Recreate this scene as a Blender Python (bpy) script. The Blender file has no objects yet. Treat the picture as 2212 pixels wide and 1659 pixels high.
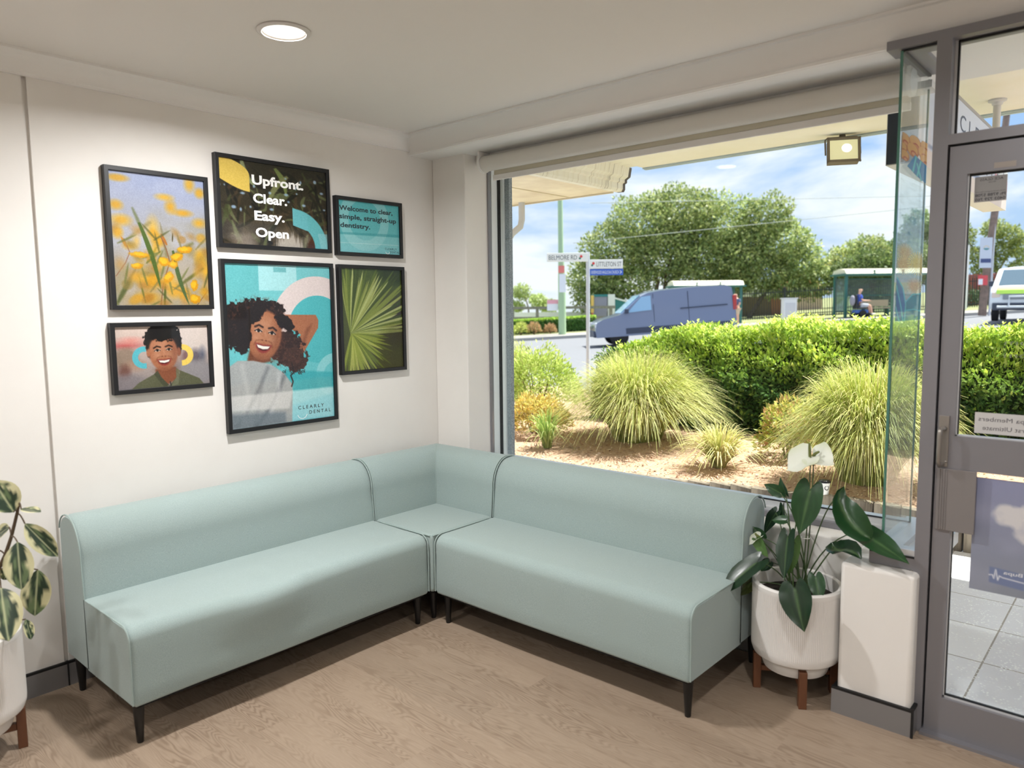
import bpy, bmesh, math, random
import numpy as np
from mathutils import Vector, Matrix
random.seed(7)
rng = np.random.default_rng(11)
SC = bpy.context.scene
COL = SC.collection
PI = math.pi

def lin(c):
    return tuple((x/12.92 if x <= .04045 else ((x+.055)/1.055)**2.4) for x in [v/255.0 for v in c[:3]])

# ------------------------------------------------------------------ camera, sky, sun, lamps, exposure
cam_data = bpy.data.cameras.new('camera')
cam = bpy.data.objects.new('camera', cam_data)
COL.objects.link(cam)
R_ = Vector((0.7482456, 0.66332445, -0.01136637)); U_ = Vector((-0.05805668, 0.0825373, 0.99489548)); D_ = Vector((-0.66087665, 0.74376627, -0.10026859))
m = Matrix((R_, U_, -D_)).transposed().to_4x4()
m.translation = Vector((3.39946, -3.11994, 1.55711))
cam.matrix_world = m
cam_data.sensor_width = 36.0
cam_data.lens = 1598.19*36.0/2212
cam_data.clip_start = .05
cam_data.clip_end = 500
cam_data.dof.use_dof = True
cam_data.dof.focus_distance = 4.2
cam_data.dof.aperture_fstop = 2.4
SC.camera = cam
SC.view_settings.view_transform = 'Standard'
SC.view_settings.look = 'None'
SC.view_settings.exposure = 0.0
SC.view_settings.gamma = 1.0
SC.view_settings.use_curve_mapping = False

world = bpy.data.worlds.new('sky')
SC.world = world
world.use_nodes = True
nt = world.node_tree
nt.nodes.clear()
def N(t, typ, **kw):
    n = t.nodes.new(typ)
    for k, v in kw.items():
        if k in n.inputs and not hasattr(n, k): n.inputs[k].default_value = v
        elif hasattr(n, k): setattr(n, k, v)
        else: n.inputs[k].default_value = v
    return n
def ramp(t, stops, interp='LINEAR'):
    r = t.nodes.new('ShaderNodeValToRGB')
    el = r.color_ramp
    el.interpolation = interp
    while len(el.elements) < len(stops): el.elements.new(.5)
    for e, (p, c) in zip(el.elements, stops):
        e.position = p
        e.color = (c, c, c, 1) if isinstance(c, (int, float)) else (*c, 1)
    return r
tc = N(nt, 'ShaderNodeTexCoord')
sep = N(nt, 'ShaderNodeSeparateXYZ')
nt.links.new(tc.outputs['Generated'], sep.inputs[0])
rb = ramp(nt, [(.0, lin((196, 216, 240))), (.18, lin((168, 200, 243))), (.42, lin((140, 182, 238))), (.7, lin((205, 220, 245))), (1, lin((225, 232, 248)))])
nt.links.new(sep.outputs['Z'], rb.inputs[0])
mp = N(nt, 'ShaderNodeMapping')
mp.inputs['Scale'].default_value = (1, 1, 2.6)
mp.inputs['Location'].default_value = (.35, .1, .2)
nt.links.new(tc.outputs['Generated'], mp.inputs[0])
nz = N(nt, 'ShaderNodeTexNoise', Scale=2.6, Detail=9.0, Roughness=.56, Distortion=.35)
nt.links.new(mp.outputs[0], nz.inputs['Vector'])
rc = ramp(nt, [(.46, 0.0), (.59, 1.0)])
nt.links.new(nz.outputs['Fac'], rc.inputs[0])
mxs = N(nt, 'ShaderNodeMix', data_type='RGBA')
nt.links.new(rc.outputs[0], mxs.inputs[0])
nt.links.new(rb.outputs[0], mxs.inputs[6])
mxs.inputs[7].default_value = (*lin((246, 248, 252)), 1)
bg = N(nt, 'ShaderNodeBackground')
bg.inputs['Strength'].default_value = 1.12
nt.links.new(mxs.outputs[2], bg.inputs['Color'])
wo = N(nt, 'ShaderNodeOutputWorld')
nt.links.new(bg.outputs[0], wo.inputs[0])

sun_d = bpy.data.lights.new('sun', 'SUN')
sun_d.energy = 10.5
sun_d.angle = math.radians(.7)
sun_d.color = (1, .96, .88)
sun = bpy.data.objects.new('sun', sun_d)
COL.objects.link(sun)
sun.rotation_euler = Vector((.16, .36, .92)).to_track_quat('Z', 'Y').to_euler()

LAMP_SPOTS = [(.951, -1.579), (3.0, -1.58), (.951, -3.5), (3.0, -3.5), (5.0, -1.58), (5.0, -3.5), (3.0, -5.2), (1.0, -5.2)]  # first is the ceiling downlight, the rest are added fill lamps without fittings
CEIL = 2.565
LAMP_POWER = 40.0
for i, (lx, ly) in enumerate(LAMP_SPOTS):
    ld = bpy.data.lights.new('downlight_and_fill_lamp', 'AREA')
    ld.shape = 'DISK'; ld.size = .13; ld.spread = math.radians(162); ld.energy = LAMP_POWER*(1.0 if i == 0 else .38); ld.color = (1, .99, .985)
    lo = bpy.data.objects.new('downlight_and_fill_lamp', ld)
    COL.objects.link(lo)
    lo.location = (lx, ly, CEIL-.006)

# ------------------------------------------------------------------ materials
MATS = {}
def new_mat(name):
    mt = bpy.data.materials.new(name); mt.use_nodes = True
    t = mt.node_tree; t.nodes.clear()
    o = N(t, 'ShaderNodeOutputMaterial')
    return mt, t, o
def pbr(name, rgb, rough=.5, metal=0.0, bump=None, var=None, spec=.5, coat=0.0, sheen=0.0, emit=None, trans=None, attr=None, stretch=(1, 1, 1)):
    """rgb is an sRGB triple; var = (scale, rgb2, amount), bump = (scale, strength, distance)"""
    if name in MATS: return MATS[name]
    mt, t, o = new_mat(name)
    b = N(t, 'ShaderNodeBsdfPrincipled')
    b.inputs['Base Color'].default_value = (*lin(rgb), 1)
    b.inputs['Roughness'].default_value = rough
    b.inputs['Metallic'].default_value = metal
    b.inputs['Specular IOR Level'].default_value = spec
    b.inputs['Coat Weight'].default_value = coat
    b.inputs['Coat Roughness'].default_value = .03
    b.inputs['Sheen Weight'].default_value = sheen
    tcn = N(t, 'ShaderNodeTexCoord'); mpn = N(t, 'ShaderNodeMapping')
    mpn.inputs['Scale'].default_value = stretch
    t.links.new(tcn.outputs['Object'], mpn.inputs[0])
    col_out = None
    if attr:
        a = N(t, 'ShaderNodeVertexColor', layer_name='Col')
        col_out = a.outputs['Color']
    if var:
        n1 = N(t, 'ShaderNodeTexNoise', Scale=var[0], Detail=5.0, Roughness=.6)
        t.links.new(mpn.outputs[0], n1.inputs['Vector'])
        r1 = ramp(t, [(.35, 0.0), (.65, var[2])])
        t.links.new(n1.outputs['Fac'], r1.inputs[0])
        mx = N(t, 'ShaderNodeMix', data_type='RGBA')
        t.links.new(r1.outputs[0], mx.inputs[0])
        if col_out: t.links.new(col_out, mx.inputs[6])
        else: mx.inputs[6].default_value = (*lin(rgb), 1)
        mx.inputs[7].default_value = (*lin(var[1]), 1)
        col_out = mx.outputs[2]
    if col_out: t.links.new(col_out, b.inputs['Base Color'])
    if bump:
        n2 = N(t, 'ShaderNodeTexNoise', Scale=bump[0], Detail=4.0, Roughness=.6)
        t.links.new(mpn.outputs[0], n2.inputs['Vector'])
        bn = N(t, 'ShaderNodeBump', Strength=bump[1], Distance=bump[2])
        t.links.new(n2.outputs['Fac'], bn.inputs['Height'])
        t.links.new(bn.outputs[0], b.inputs['Normal'])
    if emit:
        b.inputs['Emission Color'].default_value = (*lin(emit[0]), 1)
        b.inputs['Emission Strength'].default_value = emit[1]
    out = b.outputs[0]
    if trans:
        tr = N(t, 'ShaderNodeBsdfTranslucent')
        tr.inputs['Color'].default_value = (*lin(rgb), 1)
        if col_out: t.links.new(col_out, tr.inputs['Color'])
        ms = N(t, 'ShaderNodeMixShader')
        ms.inputs[0].default_value = trans
        t.links.new(out, ms.inputs[1]); t.links.new(tr.outputs[0], ms.inputs[2])
        out = ms.outputs[0]
    t.links.new(out, o.inputs[0])
    MATS[name] = mt
    return mt
def glass_mat(name, tint=(255, 255, 255), opacity=0.0, refl=1.0):
    if name in MATS: return MATS[name]
    mt, t, o = new_mat(name)
    tr = N(t, 'ShaderNodeBsdfTransparent'); tr.inputs[0].default_value = (*lin(tint), 1)
    gl = N(t, 'ShaderNodeBsdfGlossy'); gl.inputs['Roughness'].default_value = .01
    fr = N(t, 'ShaderNodeFresnel', IOR=1.35)
    mu = N(t, 'ShaderNodeMath', operation='MULTIPLY'); mu.inputs[1].default_value = refl
    t.links.new(fr.outputs[0], mu.inputs[0])
    ms = N(t, 'ShaderNodeMixShader')
    t.links.new(mu.outputs[0], ms.inputs[0]); t.links.new(tr.outputs[0], ms.inputs[1]); t.links.new(gl.outputs[0], ms.inputs[2])
    out = ms.outputs[0]
    if opacity:
        df = N(t, 'ShaderNodeBsdfDiffuse'); df.inputs[0].default_value = (*lin(tint), 1)
        m2 = N(t, 'ShaderNodeMixShader'); m2.inputs[0].default_value = opacity
        t.links.new(out, m2.inputs[1]); t.links.new(df.outputs[0], m2.inputs[2]); out = m2.outputs[0]
    t.links.new(out, o.inputs[0])
    MATS[name] = mt
    return mt
def film_mat(name, rgb, alpha, attr=False):
    """printed translucent film stuck on glass, also carries the painted reflection"""
    if name in MATS: return MATS[name]
    mt, t, o = new_mat(name)
    tr = N(t, 'ShaderNodeBsdfTransparent')
    df = N(t, 'ShaderNodeBsdfDiffuse'); df.inputs[0].default_value = (*lin(rgb), 1)
    tl = N(t, 'ShaderNodeBsdfTranslucent'); tl.inputs[0].default_value = (*lin(rgb), 1)
    if attr:
        a = N(t, 'ShaderNodeVertexColor', layer_name='Col')
        t.links.new(a.outputs[0], df.inputs[0]); t.links.new(a.outputs[0], tl.inputs[0])
    m1 = N(t, 'ShaderNodeMixShader'); m1.inputs[0].default_value = .6
    t.links.new(df.outputs[0], m1.inputs[1]); t.links.new(tl.outputs[0], m1.inputs[2])
    m2 = N(t, 'ShaderNodeMixShader'); m2.inputs[0].default_value = alpha
    if attr:
        mu = N(t, 'ShaderNodeMath', operation='MULTIPLY'); mu.inputs[1].default_value = alpha
        t.links.new(a.outputs['Alpha'], mu.inputs[0]); t.links.new(mu.outputs[0], m2.inputs[0])
    t.links.new(tr.outputs[0], m2.inputs[1]); t.links.new(m1.outputs[0], m2.inputs[2])
    t.links.new(m2.outputs[0], o.inputs[0])
    MATS[name] = mt
    return mt

WHITE = pbr('white_wall_paint', (232, 229, 224), .7, bump=(260, .12, .002), var=(2.2, (226, 222, 217), .7))
CEILM = pbr('ceiling_paint', (226, 222, 217), .8, bump=(300, .05, .001))
TRIMW = pbr('white_trim_paint', (232, 230, 227), .55)
ALU = pbr('grey_aluminium', (132, 131, 136), .38, .35, bump=(900, .05, .0005))
ALUL = pbr('light_aluminium', (205, 206, 208), .35, .3)
SKIRT = pbr('brushed_skirting', (142, 142, 144), .32, .55, stretch=(1, 1, 30), bump=(60, .05, .001))
BLACK = pbr('black_rubber', (12, 13, 16), .55)
GLASS = glass_mat('clear_glass', (252, 255, 254), refl=.10)
GEDGE = pbr('green_glass_edge', (66, 118, 104), .12, spec=.7)
GLASSG = glass_mat('greenish_glass', (252, 255, 255), opacity=.03, refl=.45)

# ------------------------------------------------------------------ mesh building
ORG = {}
def depth_of(o):
    k = 0
    while o is not None: k += 1; o = o.parent
    return k
def thing(name, label, cat, loc=(0, 0, 0), group=None):
    o = bpy.data.objects.new(name, None)
    COL.objects.link(o)
    o.empty_display_size = .1
    o.location = loc
    ORG[o.name] = Vector(loc)
    tag(o, label, cat, group)
    return o
def tag(o, label, cat, group=None, kind=None):
    if label: o['label'] = label
    if cat: o['category'] = cat
    if group: o['group'] = group
    if kind: o['kind'] = kind
    return o
def link_mesh(name, me, mats, parent=None, label=None):
    o = bpy.data.objects.new(name, me)
    COL.objects.link(o)
    for mm in (mats if isinstance(mats, (list, tuple)) else [mats]): me.materials.append(mm)
    if parent is not None:
        o.parent = parent
        ORG[o.name] = ORG[parent.name]
    else:
        ORG[o.name] = Vector((0, 0, 0))
    if label: o['label'] = label
    return o
class MB:
    def __init__(s, T=None):
        s.v = []; s.f = []; s.mi = []; s.T = T
    def add(s, vs, fs, mi=0):
        b = len(s.v)
        if s.T is not None: s.v += [tuple(s.T @ Vector(p)) for p in vs]
        else: s.v += [tuple(p) for p in vs]
        s.f += [tuple(b+i for i in f) for f in fs]
        s.mi += [mi]*len(fs)
        return s
    def box(s, x0, x1, y0, y1, z0, z1, mi=0):
        vs = [(x0, y0, z0), (x1, y0, z0), (x1, y1, z0), (x0, y1, z0), (x0, y0, z1), (x1, y0, z1), (x1, y1, z1), (x0, y1, z1)]
        return s.add(vs, [(0, 3, 2, 1), (4, 5, 6, 7), (0, 1, 5, 4), (1, 2, 6, 5), (2, 3, 7, 6), (3, 0, 4, 7)], mi)
    def tube(s, pts, rad, n=10, mi=0, caps=True, closed=False):
        pts = [Vector(p) for p in pts]
        if not isinstance(rad, (list, tuple)): rad = [rad]*len(pts)
        k = len(pts); vs = []; fs = []
        up = None
        for i, p in enumerate(pts):
            if closed: t = pts[(i+1) % k]-pts[i-1]
            else: t = pts[min(i+1, k-1)]-pts[max(i-1, 0)]
            t.normalize()
            if up is None:
                up = Vector((0, 0, 1)) if abs(t.z) < .9 else Vector((1, 0, 0))
            a = t.cross(up); a.normalize(); b = a.cross(t); up = b
            for j in range(n):
                an = 2*PI*j/n
                vs.append(p+a*math.cos(an)*rad[i]+b*math.sin(an)*rad[i])
        rings = k if closed else k-1
        for i in range(rings):
            for j in range(n):
                i2 = (i+1) % k
                fs.append((i*n+j, i*n+(j+1) % n, i2*n+(j+1) % n, i2*n+j))
        if caps and not closed:
            fs.append(tuple(range(n-1, -1, -1))); fs.append(tuple((k-1)*n+j for j in range(n)))
        return s.add(vs, fs, mi)
    def lathe(s, prof, c=(0, 0, 0), n=48, mi=0, ax='z'):
        vs = []; fs = []; k = len(prof)
        for r, z in prof:
            for j in range(n):
                a = 2*PI*j/n
                x, y = r*math.cos(a), r*math.sin(a)
                p = (x, y, z) if ax == 'z' else ((z, x, y) if ax == 'x' else (x, z, y))
                vs.append((c[0]+p[0], c[1]+p[1], c[2]+p[2]))
        for i in range(k-1):
            for j in range(n):
                fs.append((i*n+j, i*n+(j+1) % n, (i+1)*n+(j+1) % n, (i+1)*n+j))
        if prof[0][0] > 1e-5: fs.append(tuple(range(n-1, -1, -1)))
        if prof[-1][0] > 1e-5: fs.append(tuple((k-1)*n+j for j in range(n)))
        return s.add(vs, fs, mi)
    def prism(s, poly, ax, a0, a1, mi=0):
        """poly is a list of 2-D points in the plane across axis ax"""
        def P(q, a): return (a, q[0], q[1]) if ax == 'x' else ((q[0], a, q[1]) if ax == 'y' else (q[0], q[1], a))
        k = len(poly)
        vs = [P(q, a0) for q in poly]+[P(q, a1) for q in poly]
        fs = [tuple(range(k)), tuple(range(2*k-1, k-1, -1))]+[(i, i+k, (i+1) % k+k, (i+1) % k) for i in range(k)]
        return s.add(vs, fs, mi)
    def quad(s, a, b, c, d, mi=0): return s.add([a, b, c, d], [(0, 1, 2, 3)], mi)
    def grid(s, fn, nu, nv, mi=0):
        vs = [fn(i/(nu-1), j/(nv-1)) for i in range(nu) for j in range(nv)]
        fs = [(i*nv+j, (i+1)*nv+j, (i+1)*nv+j+1, i*nv+j+1) for i in range(nu-1) for j in range(nv-1)]
        return s.add(vs, fs, mi)
    def ball(s, c, r, n=14, m=9, mi=0):
        r = r if isinstance(r, (list, tuple)) else (r, r, r)
        vs = []; fs = []
        for i in range(m+1):
            th = PI*i/m
            for j in range(n):
                ph = 2*PI*j/n
                vs.append((c[0]+r[0]*math.sin(th)*math.cos(ph), c[1]+r[1]*math.sin(th)*math.sin(ph), c[2]+r[2]*math.cos(th)))
        for i in range(m):
            for j in range(n): fs.append((i*n+j, (i+1)*n+j, (i+1)*n+(j+1) % n, i*n+(j+1) % n))
        return s.add(vs, fs, mi)
    def build(s, name, mats, parent=None, smooth=35, bevel=0, seg=2, label=None, fix=True):
        me = bpy.data.meshes.new(name)
        o0 = ORG[parent.name] if parent is not None else Vector((0, 0, 0))
        me.from_pydata([(x-o0.x, y-o0.y, z-o0.z) for x, y, z in s.v], [], s.f)
        me.polygons.foreach_set('material_index', s.mi)
        if fix:
            bm = bmesh.new(); bm.from_mesh(me)
            bmesh.ops.remove_doubles(bm, verts=bm.verts, dist=1e-6)
            bmesh.ops.recalc_face_normals(bm, faces=bm.faces)
            bm.to_mesh(me); bm.free()
        if smooth:
            me.polygons.foreach_set('use_smooth', [True]*len(me.polygons))
            if smooth < 180: me.set_sharp_from_angle(angle=math.radians(smooth))
        o = link_mesh(name, me, mats, parent, label)
        if bevel:
            md = o.modifiers.new('bevel', 'BEVEL'); md.width = bevel; md.segments = seg; md.limit_method = 'ANGLE'; md.angle_limit = math.radians(40)
        return o
def np_mesh(name, verts, faces, mats, parent=None, cols=None, smooth=False, label=None):
    verts = np.asarray(verts, float); faces = np.asarray(faces, np.int32)
    if parent is not None: verts = verts-np.array(ORG[parent.name])
    me = bpy.data.meshes.new(name)
    me.vertices.add(len(verts)); me.vertices.foreach_set('co', verts.astype(np.float32).ravel())
    k = faces.shape[1]
    me.loops.add(faces.size); me.loops.foreach_set('vertex_index', faces.ravel())
    me.polygons.add(len(faces)); me.polygons.foreach_set('loop_start', np.arange(0, faces.size, k, dtype=np.int32))
    me.update(calc_edges=True); me.validate()
    if cols is not None:
        cols = np.asarray(cols, np.float32)
        if cols.shape[1] == 3: cols = np.hstack([cols, np.ones((len(cols), 1), np.float32)])
        a = me.color_attributes.new('Col', 'FLOAT_COLOR', 'POINT')
        a.data.foreach_set('color', cols.ravel())
    if smooth: me.polygons.foreach_set('use_smooth', [True]*len(me.polygons))
    return link_mesh(name, me, mats, parent, label)
def structure(o):
    o['kind'] = 'structure'
    return o
def nlin(a):
    a = np.asarray(a, float)/255.0
    return np.where(a <= .04045, a/12.92, ((a+.055)/1.055)**2.4)
def text_polys(body, bold=0.0):
    cu = bpy.data.curves.new('lettering', 'FONT')
    cu.body = body; cu.size = 1.0; cu.offset = bold; cu.resolution_u = 3
    ob = bpy.data.objects.new('lettering', cu)
    me = bpy.data.meshes.new_from_object(ob)
    vs = np.array([tuple(v.co) for v in me.vertices]); fs = [tuple(p.vertices) for p in me.polygons]
    bpy.data.objects.remove(ob); bpy.data.curves.remove(cu); bpy.data.meshes.remove(me)
    return vs, fs
def add_text(mb, body, origin, ex, ey, cap, width=None, bold=0.0, mi=0):
    """flat lettering: origin = left end of the baseline, cap = capital height"""
    vs, fs = text_polys(body, bold)
    if not len(vs): return
    sy = cap/.73
    x0 = vs[:, 0].min(); w = vs[:, 0].max()-x0
    sx = width/w if width else sy
    o = Vector(origin); ex = Vector(ex); ey = Vector(ey)
    mb.add([o+ex*((v[0]-x0)*sx)+ey*(v[1]*sy) for v in vs], fs, mi)

# ------------------------------------------------------------------ the room
def floor_mat():
    mt, t, o = new_mat('oak_vinyl_planks')
    b = N(t, 'ShaderNodeBsdfPrincipled'); b.inputs['Roughness'].default_value = .42; b.inputs['Specular IOR Level'].default_value = .4
    tcn = N(t, 'ShaderNodeTexCoord')
    br = N(t, 'ShaderNodeTexBrick', Scale=1.0, offset=.37)
    br.inputs['Mortar Size'].default_value = .0008; br.inputs['Brick Width'].default_value = 1.5; br.inputs['Row Height'].default_value = .18
    br.inputs['Color1'].default_value = (0, 0, 0, 1); br.inputs['Color2'].default_value = (1, 1, 1, 1); br.inputs['Mortar'].default_value = (.4, .4, .4, 1)
    t.links.new(tcn.outputs['Object'], br.inputs['Vector'])
    off = N(t, 'ShaderNodeVectorMath', operation='MULTIPLY_ADD')
    off.inputs[1].default_value = (3.7, 5.3, 2.1)
    t.links.new(br.outputs['Color'], off.inputs[0]); t.links.new(tcn.outputs['Object'], off.inputs[2])
    mp1 = N(t, 'ShaderNodeMapping'); mp1.inputs['Scale'].default_value = (1.0, 6.5, 1)
    t.links.new(off.outputs[0], mp1.inputs[0])
    n1 = N(t, 'ShaderNodeTexNoise', Scale=1.5, Detail=2.5, Roughness=.45, Distortion=.25)
    t.links.new(mp1.outputs[0], n1.inputs['Vector'])
    mu = N(t, 'ShaderNodeMath', operation='MULTIPLY'); mu.inputs[1].default_value = 190.0
    t.links.new(n1.outputs['Fac'], mu.inputs[0])
    sn = N(t, 'ShaderNodeMath', operation='SINE'); t.links.new(mu.outputs[0], sn.inputs[0])
    r1 = ramp(t, [(0.0, 1.0), (.45, .35), (1, 0.0)])
    ma = N(t, 'ShaderNodeMath', operation='MULTIPLY_ADD'); ma.inputs[1].default_value = .5; ma.inputs[2].default_value = .5
    t.links.new(sn.outputs[0], ma.inputs[0]); t.links.new(ma.outputs[0], r1.inputs[0])
    mp2 = N(t, 'ShaderNodeMapping'); mp2.inputs['Scale'].default_value = (4, 130, 1)
    t.links.new(tcn.outputs['Object'], mp2.inputs[0])
    n2 = N(t, 'ShaderNodeTexNoise', Scale=3.0, Detail=4.0, Roughness=.7)
    t.links.new(mp2.outputs[0], n2.inputs['Vector'])
    # where the cathedral grain shows strongly
    mp3 = N(t, 'ShaderNodeMapping'); mp3.inputs['Scale'].default_value = (.9, 4, 1)
    t.links.new(off.outputs[0], mp3.inputs[0])
    n3 = N(t, 'ShaderNodeTexNoise', Scale=1.7, Detail=1.0)
    t.links.new(mp3.outputs[0], n3.inputs['Vector'])
    r3 = ramp(t, [(.38, .06), (.62, .60)])
    t.links.new(n3.outputs['Fac'], r3.inputs[0])
    g = N(t, 'ShaderNodeMath', operation='MULTIPLY'); t.links.new(r1.outputs[0], g.inputs[0]); t.links.new(r3.outputs[0], g.inputs[1])
    rc1 = ramp(t, [(.25, lin((146, 128, 110))), (.75, lin((169, 150, 130)))])
    t.links.new(n2.outputs['Fac'], rc1.inputs[0])
    m1 = N(t, 'ShaderNodeMix', data_type='RGBA'); t.links.new(g.outputs[0], m1.inputs[0]); t.links.new(rc1.outputs[0], m1.inputs[6])
    m1.inputs[7].default_value = (*lin((118, 98, 80)), 1)
    m2 = N(t, 'ShaderNodeMix', data_type='RGBA', blend_type='MULTIPLY'); m2.inputs[0].default_value = .10
    t.links.new(m1.outputs[2], m2.inputs[6]); t.links.new(br.outputs['Color'], m2.inputs[7])
    t.links.new(m2.outputs[2], b.inputs['Base Color'])
    bn = N(t, 'ShaderNodeBump', Strength=.12, Distance=.001); t.links.new(g.outputs[0], bn.inputs['Height']); t.links.new(bn.outputs[0], b.inputs['Normal'])
    t.links.new(b.outputs[0], o.inputs[0])
    return mt
structure(MB().box(0, 6, -6, -.02, -.05, 0).build('floor', floor_mat(), smooth=0))
structure(MB().box(-.02, 6, -6, -.1, CEIL, CEIL+.1).build('ceiling', CEILM, smooth=0))
wl = MB().box(-.25, 0, -2.132, .3, -.02, CEIL+.05)
wl.box(-.25, 0, -6, -2.150, -.02, CEIL+.05); wl.box(-.25, -.014, -2.152, -2.130, -.02, CEIL+.05)
structure(wl.build('wall_left', WHITE, smooth=0))
structure(MB().box(-.2, 6.2, -6.2, -6, -.02, CEIL+.05).build('wall_back', WHITE, smooth=0))
structure(MB().box(6, 6.2, -6, .3, -.02, CEIL+.05).build('wall_right', WHITE, smooth=0))
# window wall: column in the corner, low wall below the glass, lintel, wall past the door
ww = MB()
ww.box(0, .277, 0, .262, -.02, 2.5)
ww.box(.277, 2.519, 0, .26, -.02, .598)
ww.box(0, 2.60, .10, .26, 2.40, 2.52)
ww.box(3.72, 6, -.21, 0, -.02, 2.5)
structure(ww.build('wall_window', WHITE, smooth=0, bevel=.006))
structure(MB().box(2.519, 2.776, -.27, .26, -.02, .595).build('wall_stub', WHITE, smooth=30, bevel=.016, seg=3))
# bulkhead over the glazing with its soffit
structure(MB().box(0, 6, -.167, .42, 2.46, 3.3).build('wall_bulkhead', TRIMW, smooth=0))
structure(MB().box(-4.2, 6.4, .262, .42, 2.52, 3.3).build('wall_facade', pbr('cream_render', (226, 218, 196), .8, bump=(80, .1, .004)), smooth=0))
# cornices: cove on the picture wall and along the bulkhead
cv = [(0, 0), (.012, 0), (.012, .008)]
for i in range(9):
    a = i/8*PI/2
    cv.append((.078-.062*math.cos(a)+.0, .012+.055*math.sin(a)*1.0))
cv += [(.090, .072), (.090, CEIL-2.482), (0, CEIL-2.482)]
c1 = MB().prism([(x, 2.482+z) for x, z in cv], 'y', -6, -.167)
structure(c1.build('trim_1', TRIMW, smooth=30))
k2 = (CEIL-2.462)/.083
bc = [(0, 2.461), (.018, 2.461), (.020, 2.472), (.014, 2.474), (.016, 2.490), (.026, 2.515), (.046, 2.540), (.066, 2.552), (.070, 2.556), (.090, 2.557), (.090, CEIL), (0, CEIL)]
c2 = MB().prism([(-.167-x, z) for x, z in bc], 'x', 0, 6)
structure(c2.build('trim_2', TRIMW, smooth=30))
# skirting with black cap strip
def skirting(mb, x0, x1, y0, y1, h=.094):
    mb.box(x0, x1, y0, y1, .0, h, 0); mb.box(x0, x1, y0, y1, h, h+.010, 1)
sk = MB(); skirting(sk, .0, .012, -6, -2.143); skirting(sk, .0, .012, -2.139, -.012); sk.box(.0, .0135, -2.144, -2.138, 0, .106, 1)
structure(sk.build('baseboard_left', [SKIRT, BLACK], smooth=0))
sk = MB(); skirting(sk, 0, 2.506, -.012, 0)
skirting(sk, 2.505, 2.788, -.283, -.27); skirting(sk, 2.776, 2.788, -.271, -.215); skirting(sk, 2.507, 2.519, -.27, -.013)
sk.box(2.783, 2.791, -.286, -.278, 0, .112, 1)
structure(sk.build('baseboard_window', [SKIRT, BLACK], smooth=0))

# ------------------------------------------------------------------ glazing
def frame_group(name):
    o = bpy.data.objects.new(name, None); COL.objects.link(o); ORG[o.name] = Vector((0, 0, 0)); o['kind'] = 'structure'
    return o
w1 = frame_group('window_1')
f = MB()
f.box(.278, .287, .186, .213, .60, 2.45, 0)                # grey edge of the jamb
f.box(.278, .290, .213, .262, .60, 2.45, 3); f.box(.278, .296, .262, .285, .60, 2.45, 2)
f.box(.278, .318, .285, .300, .60, 2.45, 3)
f.box(.278, 2.70, .150, .300, .600, .640, 1); f.box(.318, 2.645, .178, .205, .640, .662, 1)
f.box(.318, 2.645, .190, .196, .662, .668, 2); f.box(.278, 2.60, .125, .150, .600, .625, 0)
f.box(.318, 2.645, .225, .300, .640, .652, 1)
f.box(.278, 2.66, .165, .27, 2.392, 2.42, 1)
f.build('window_frame', [ALU, ALUL, BLACK, pbr('white_frame', (232, 234, 236), .4)], w1, smooth=0)
MB().box(.291, 2.642, .196, .206, .655, 2.41).build('pane', GLASS, w1, smooth=0)
w2 = frame_group('window_2')
f = MB()
f.box(2.598, 2.756, -.215, -.10, 2.445, 2.476, 0); f.box(2.61, 2.70, -.10, .20, 2.445, 2.476, 0)
f.box(2.603, 2.756, -.213, -.15, .597, .640, 0); f.box(2.603, 2.756, -.213, -.15, .640, .646, 2)
f.box(2.610, 2.756, -.205, -.155, .646, .668, 1)
f.box(2.61, 2.70, -.15, .29, .597, .664, 1); f.box(2.70, 2.80, -.14, .30, .585, .640, 1)
f.box(2.652, 2.756, -.194, -.186, 2.437, 2.446, 2); f.box(2.640, 2.652, -.19, .19, 2.437, 2.446, 2)
f.build('window_frame', [ALU, ALUL, BLACK], w2, smooth=0)
g = MB().box(2.640, 2.758, -.197, -.187, .662, 2.44)
MB().box(2.649, 2.758, -.196, -.187, .662, 2.44).build('pane', GLASSG, w2, smooth=0)
MB().box(2.641, 2.649, -.186, .198, .662, 2.44).build('side_pane', GLASSG, w2, smooth=0)
MB().box(2.6395, 2.6485, -.1985, -.1865, .662, 2.44).box(2.6395, 2.6445, .198, .207, .664, 2.43).build('polished_edge', GEDGE, w2, smooth=0)
w3 = frame_group('window_3')
f = MB()
f.box(2.756, 2.802, -.215, -.10, 0, 2.476, 0); f.box(3.662, 3.72, -.215, -.10, 0, 2.476, 0)
f.box(2.802, 3.662, -.215, -.10, 2.094, 2.128, 0); f.box(2.802, 3.662, -.215, -.10, 2.444, 2.476, 0)
f.box(2.802, 2.810, -.170, -.13, 2.128, 2.444, 1); f.box(2.810, 2.816, -.165, -.155, 2.128, 2.444, 2); f.box(2.81, 3.66, -.165, -.155, 2.436, 2.444, 2)
f.build('window_frame', [ALU, ALUL, BLACK], w3, smooth=0)
MB().box(2.806, 3.66, -.163, -.157, 2.126, 2.446).build('pane', GLASS, w3, smooth=0)
d1 = frame_group('door_1')
f = MB()
f.box(2.808, 2.862, -.205, -.160, .012, 2.087, 0); f.box(3.60, 3.656, -.205, -.160, .012, 2.087, 0)
f.box(2.862, 3.60, -.205, -.160, 1.992, 2.087, 0); f.box(2.862, 3.60, -.205, -.160, .985, 1.102, 0); f.box(2.862, 3.60, -.205, -.160, .012, .147, 0)
f.box(2.862, 2.866, -.190, -.170, .147, 1.992, 1); f.box(2.862, 3.60, -.190, -.172, .147, .153, 1); f.box(2.862, 3.60, -.190, -.172, 1.102, 1.106, 1)
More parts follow.
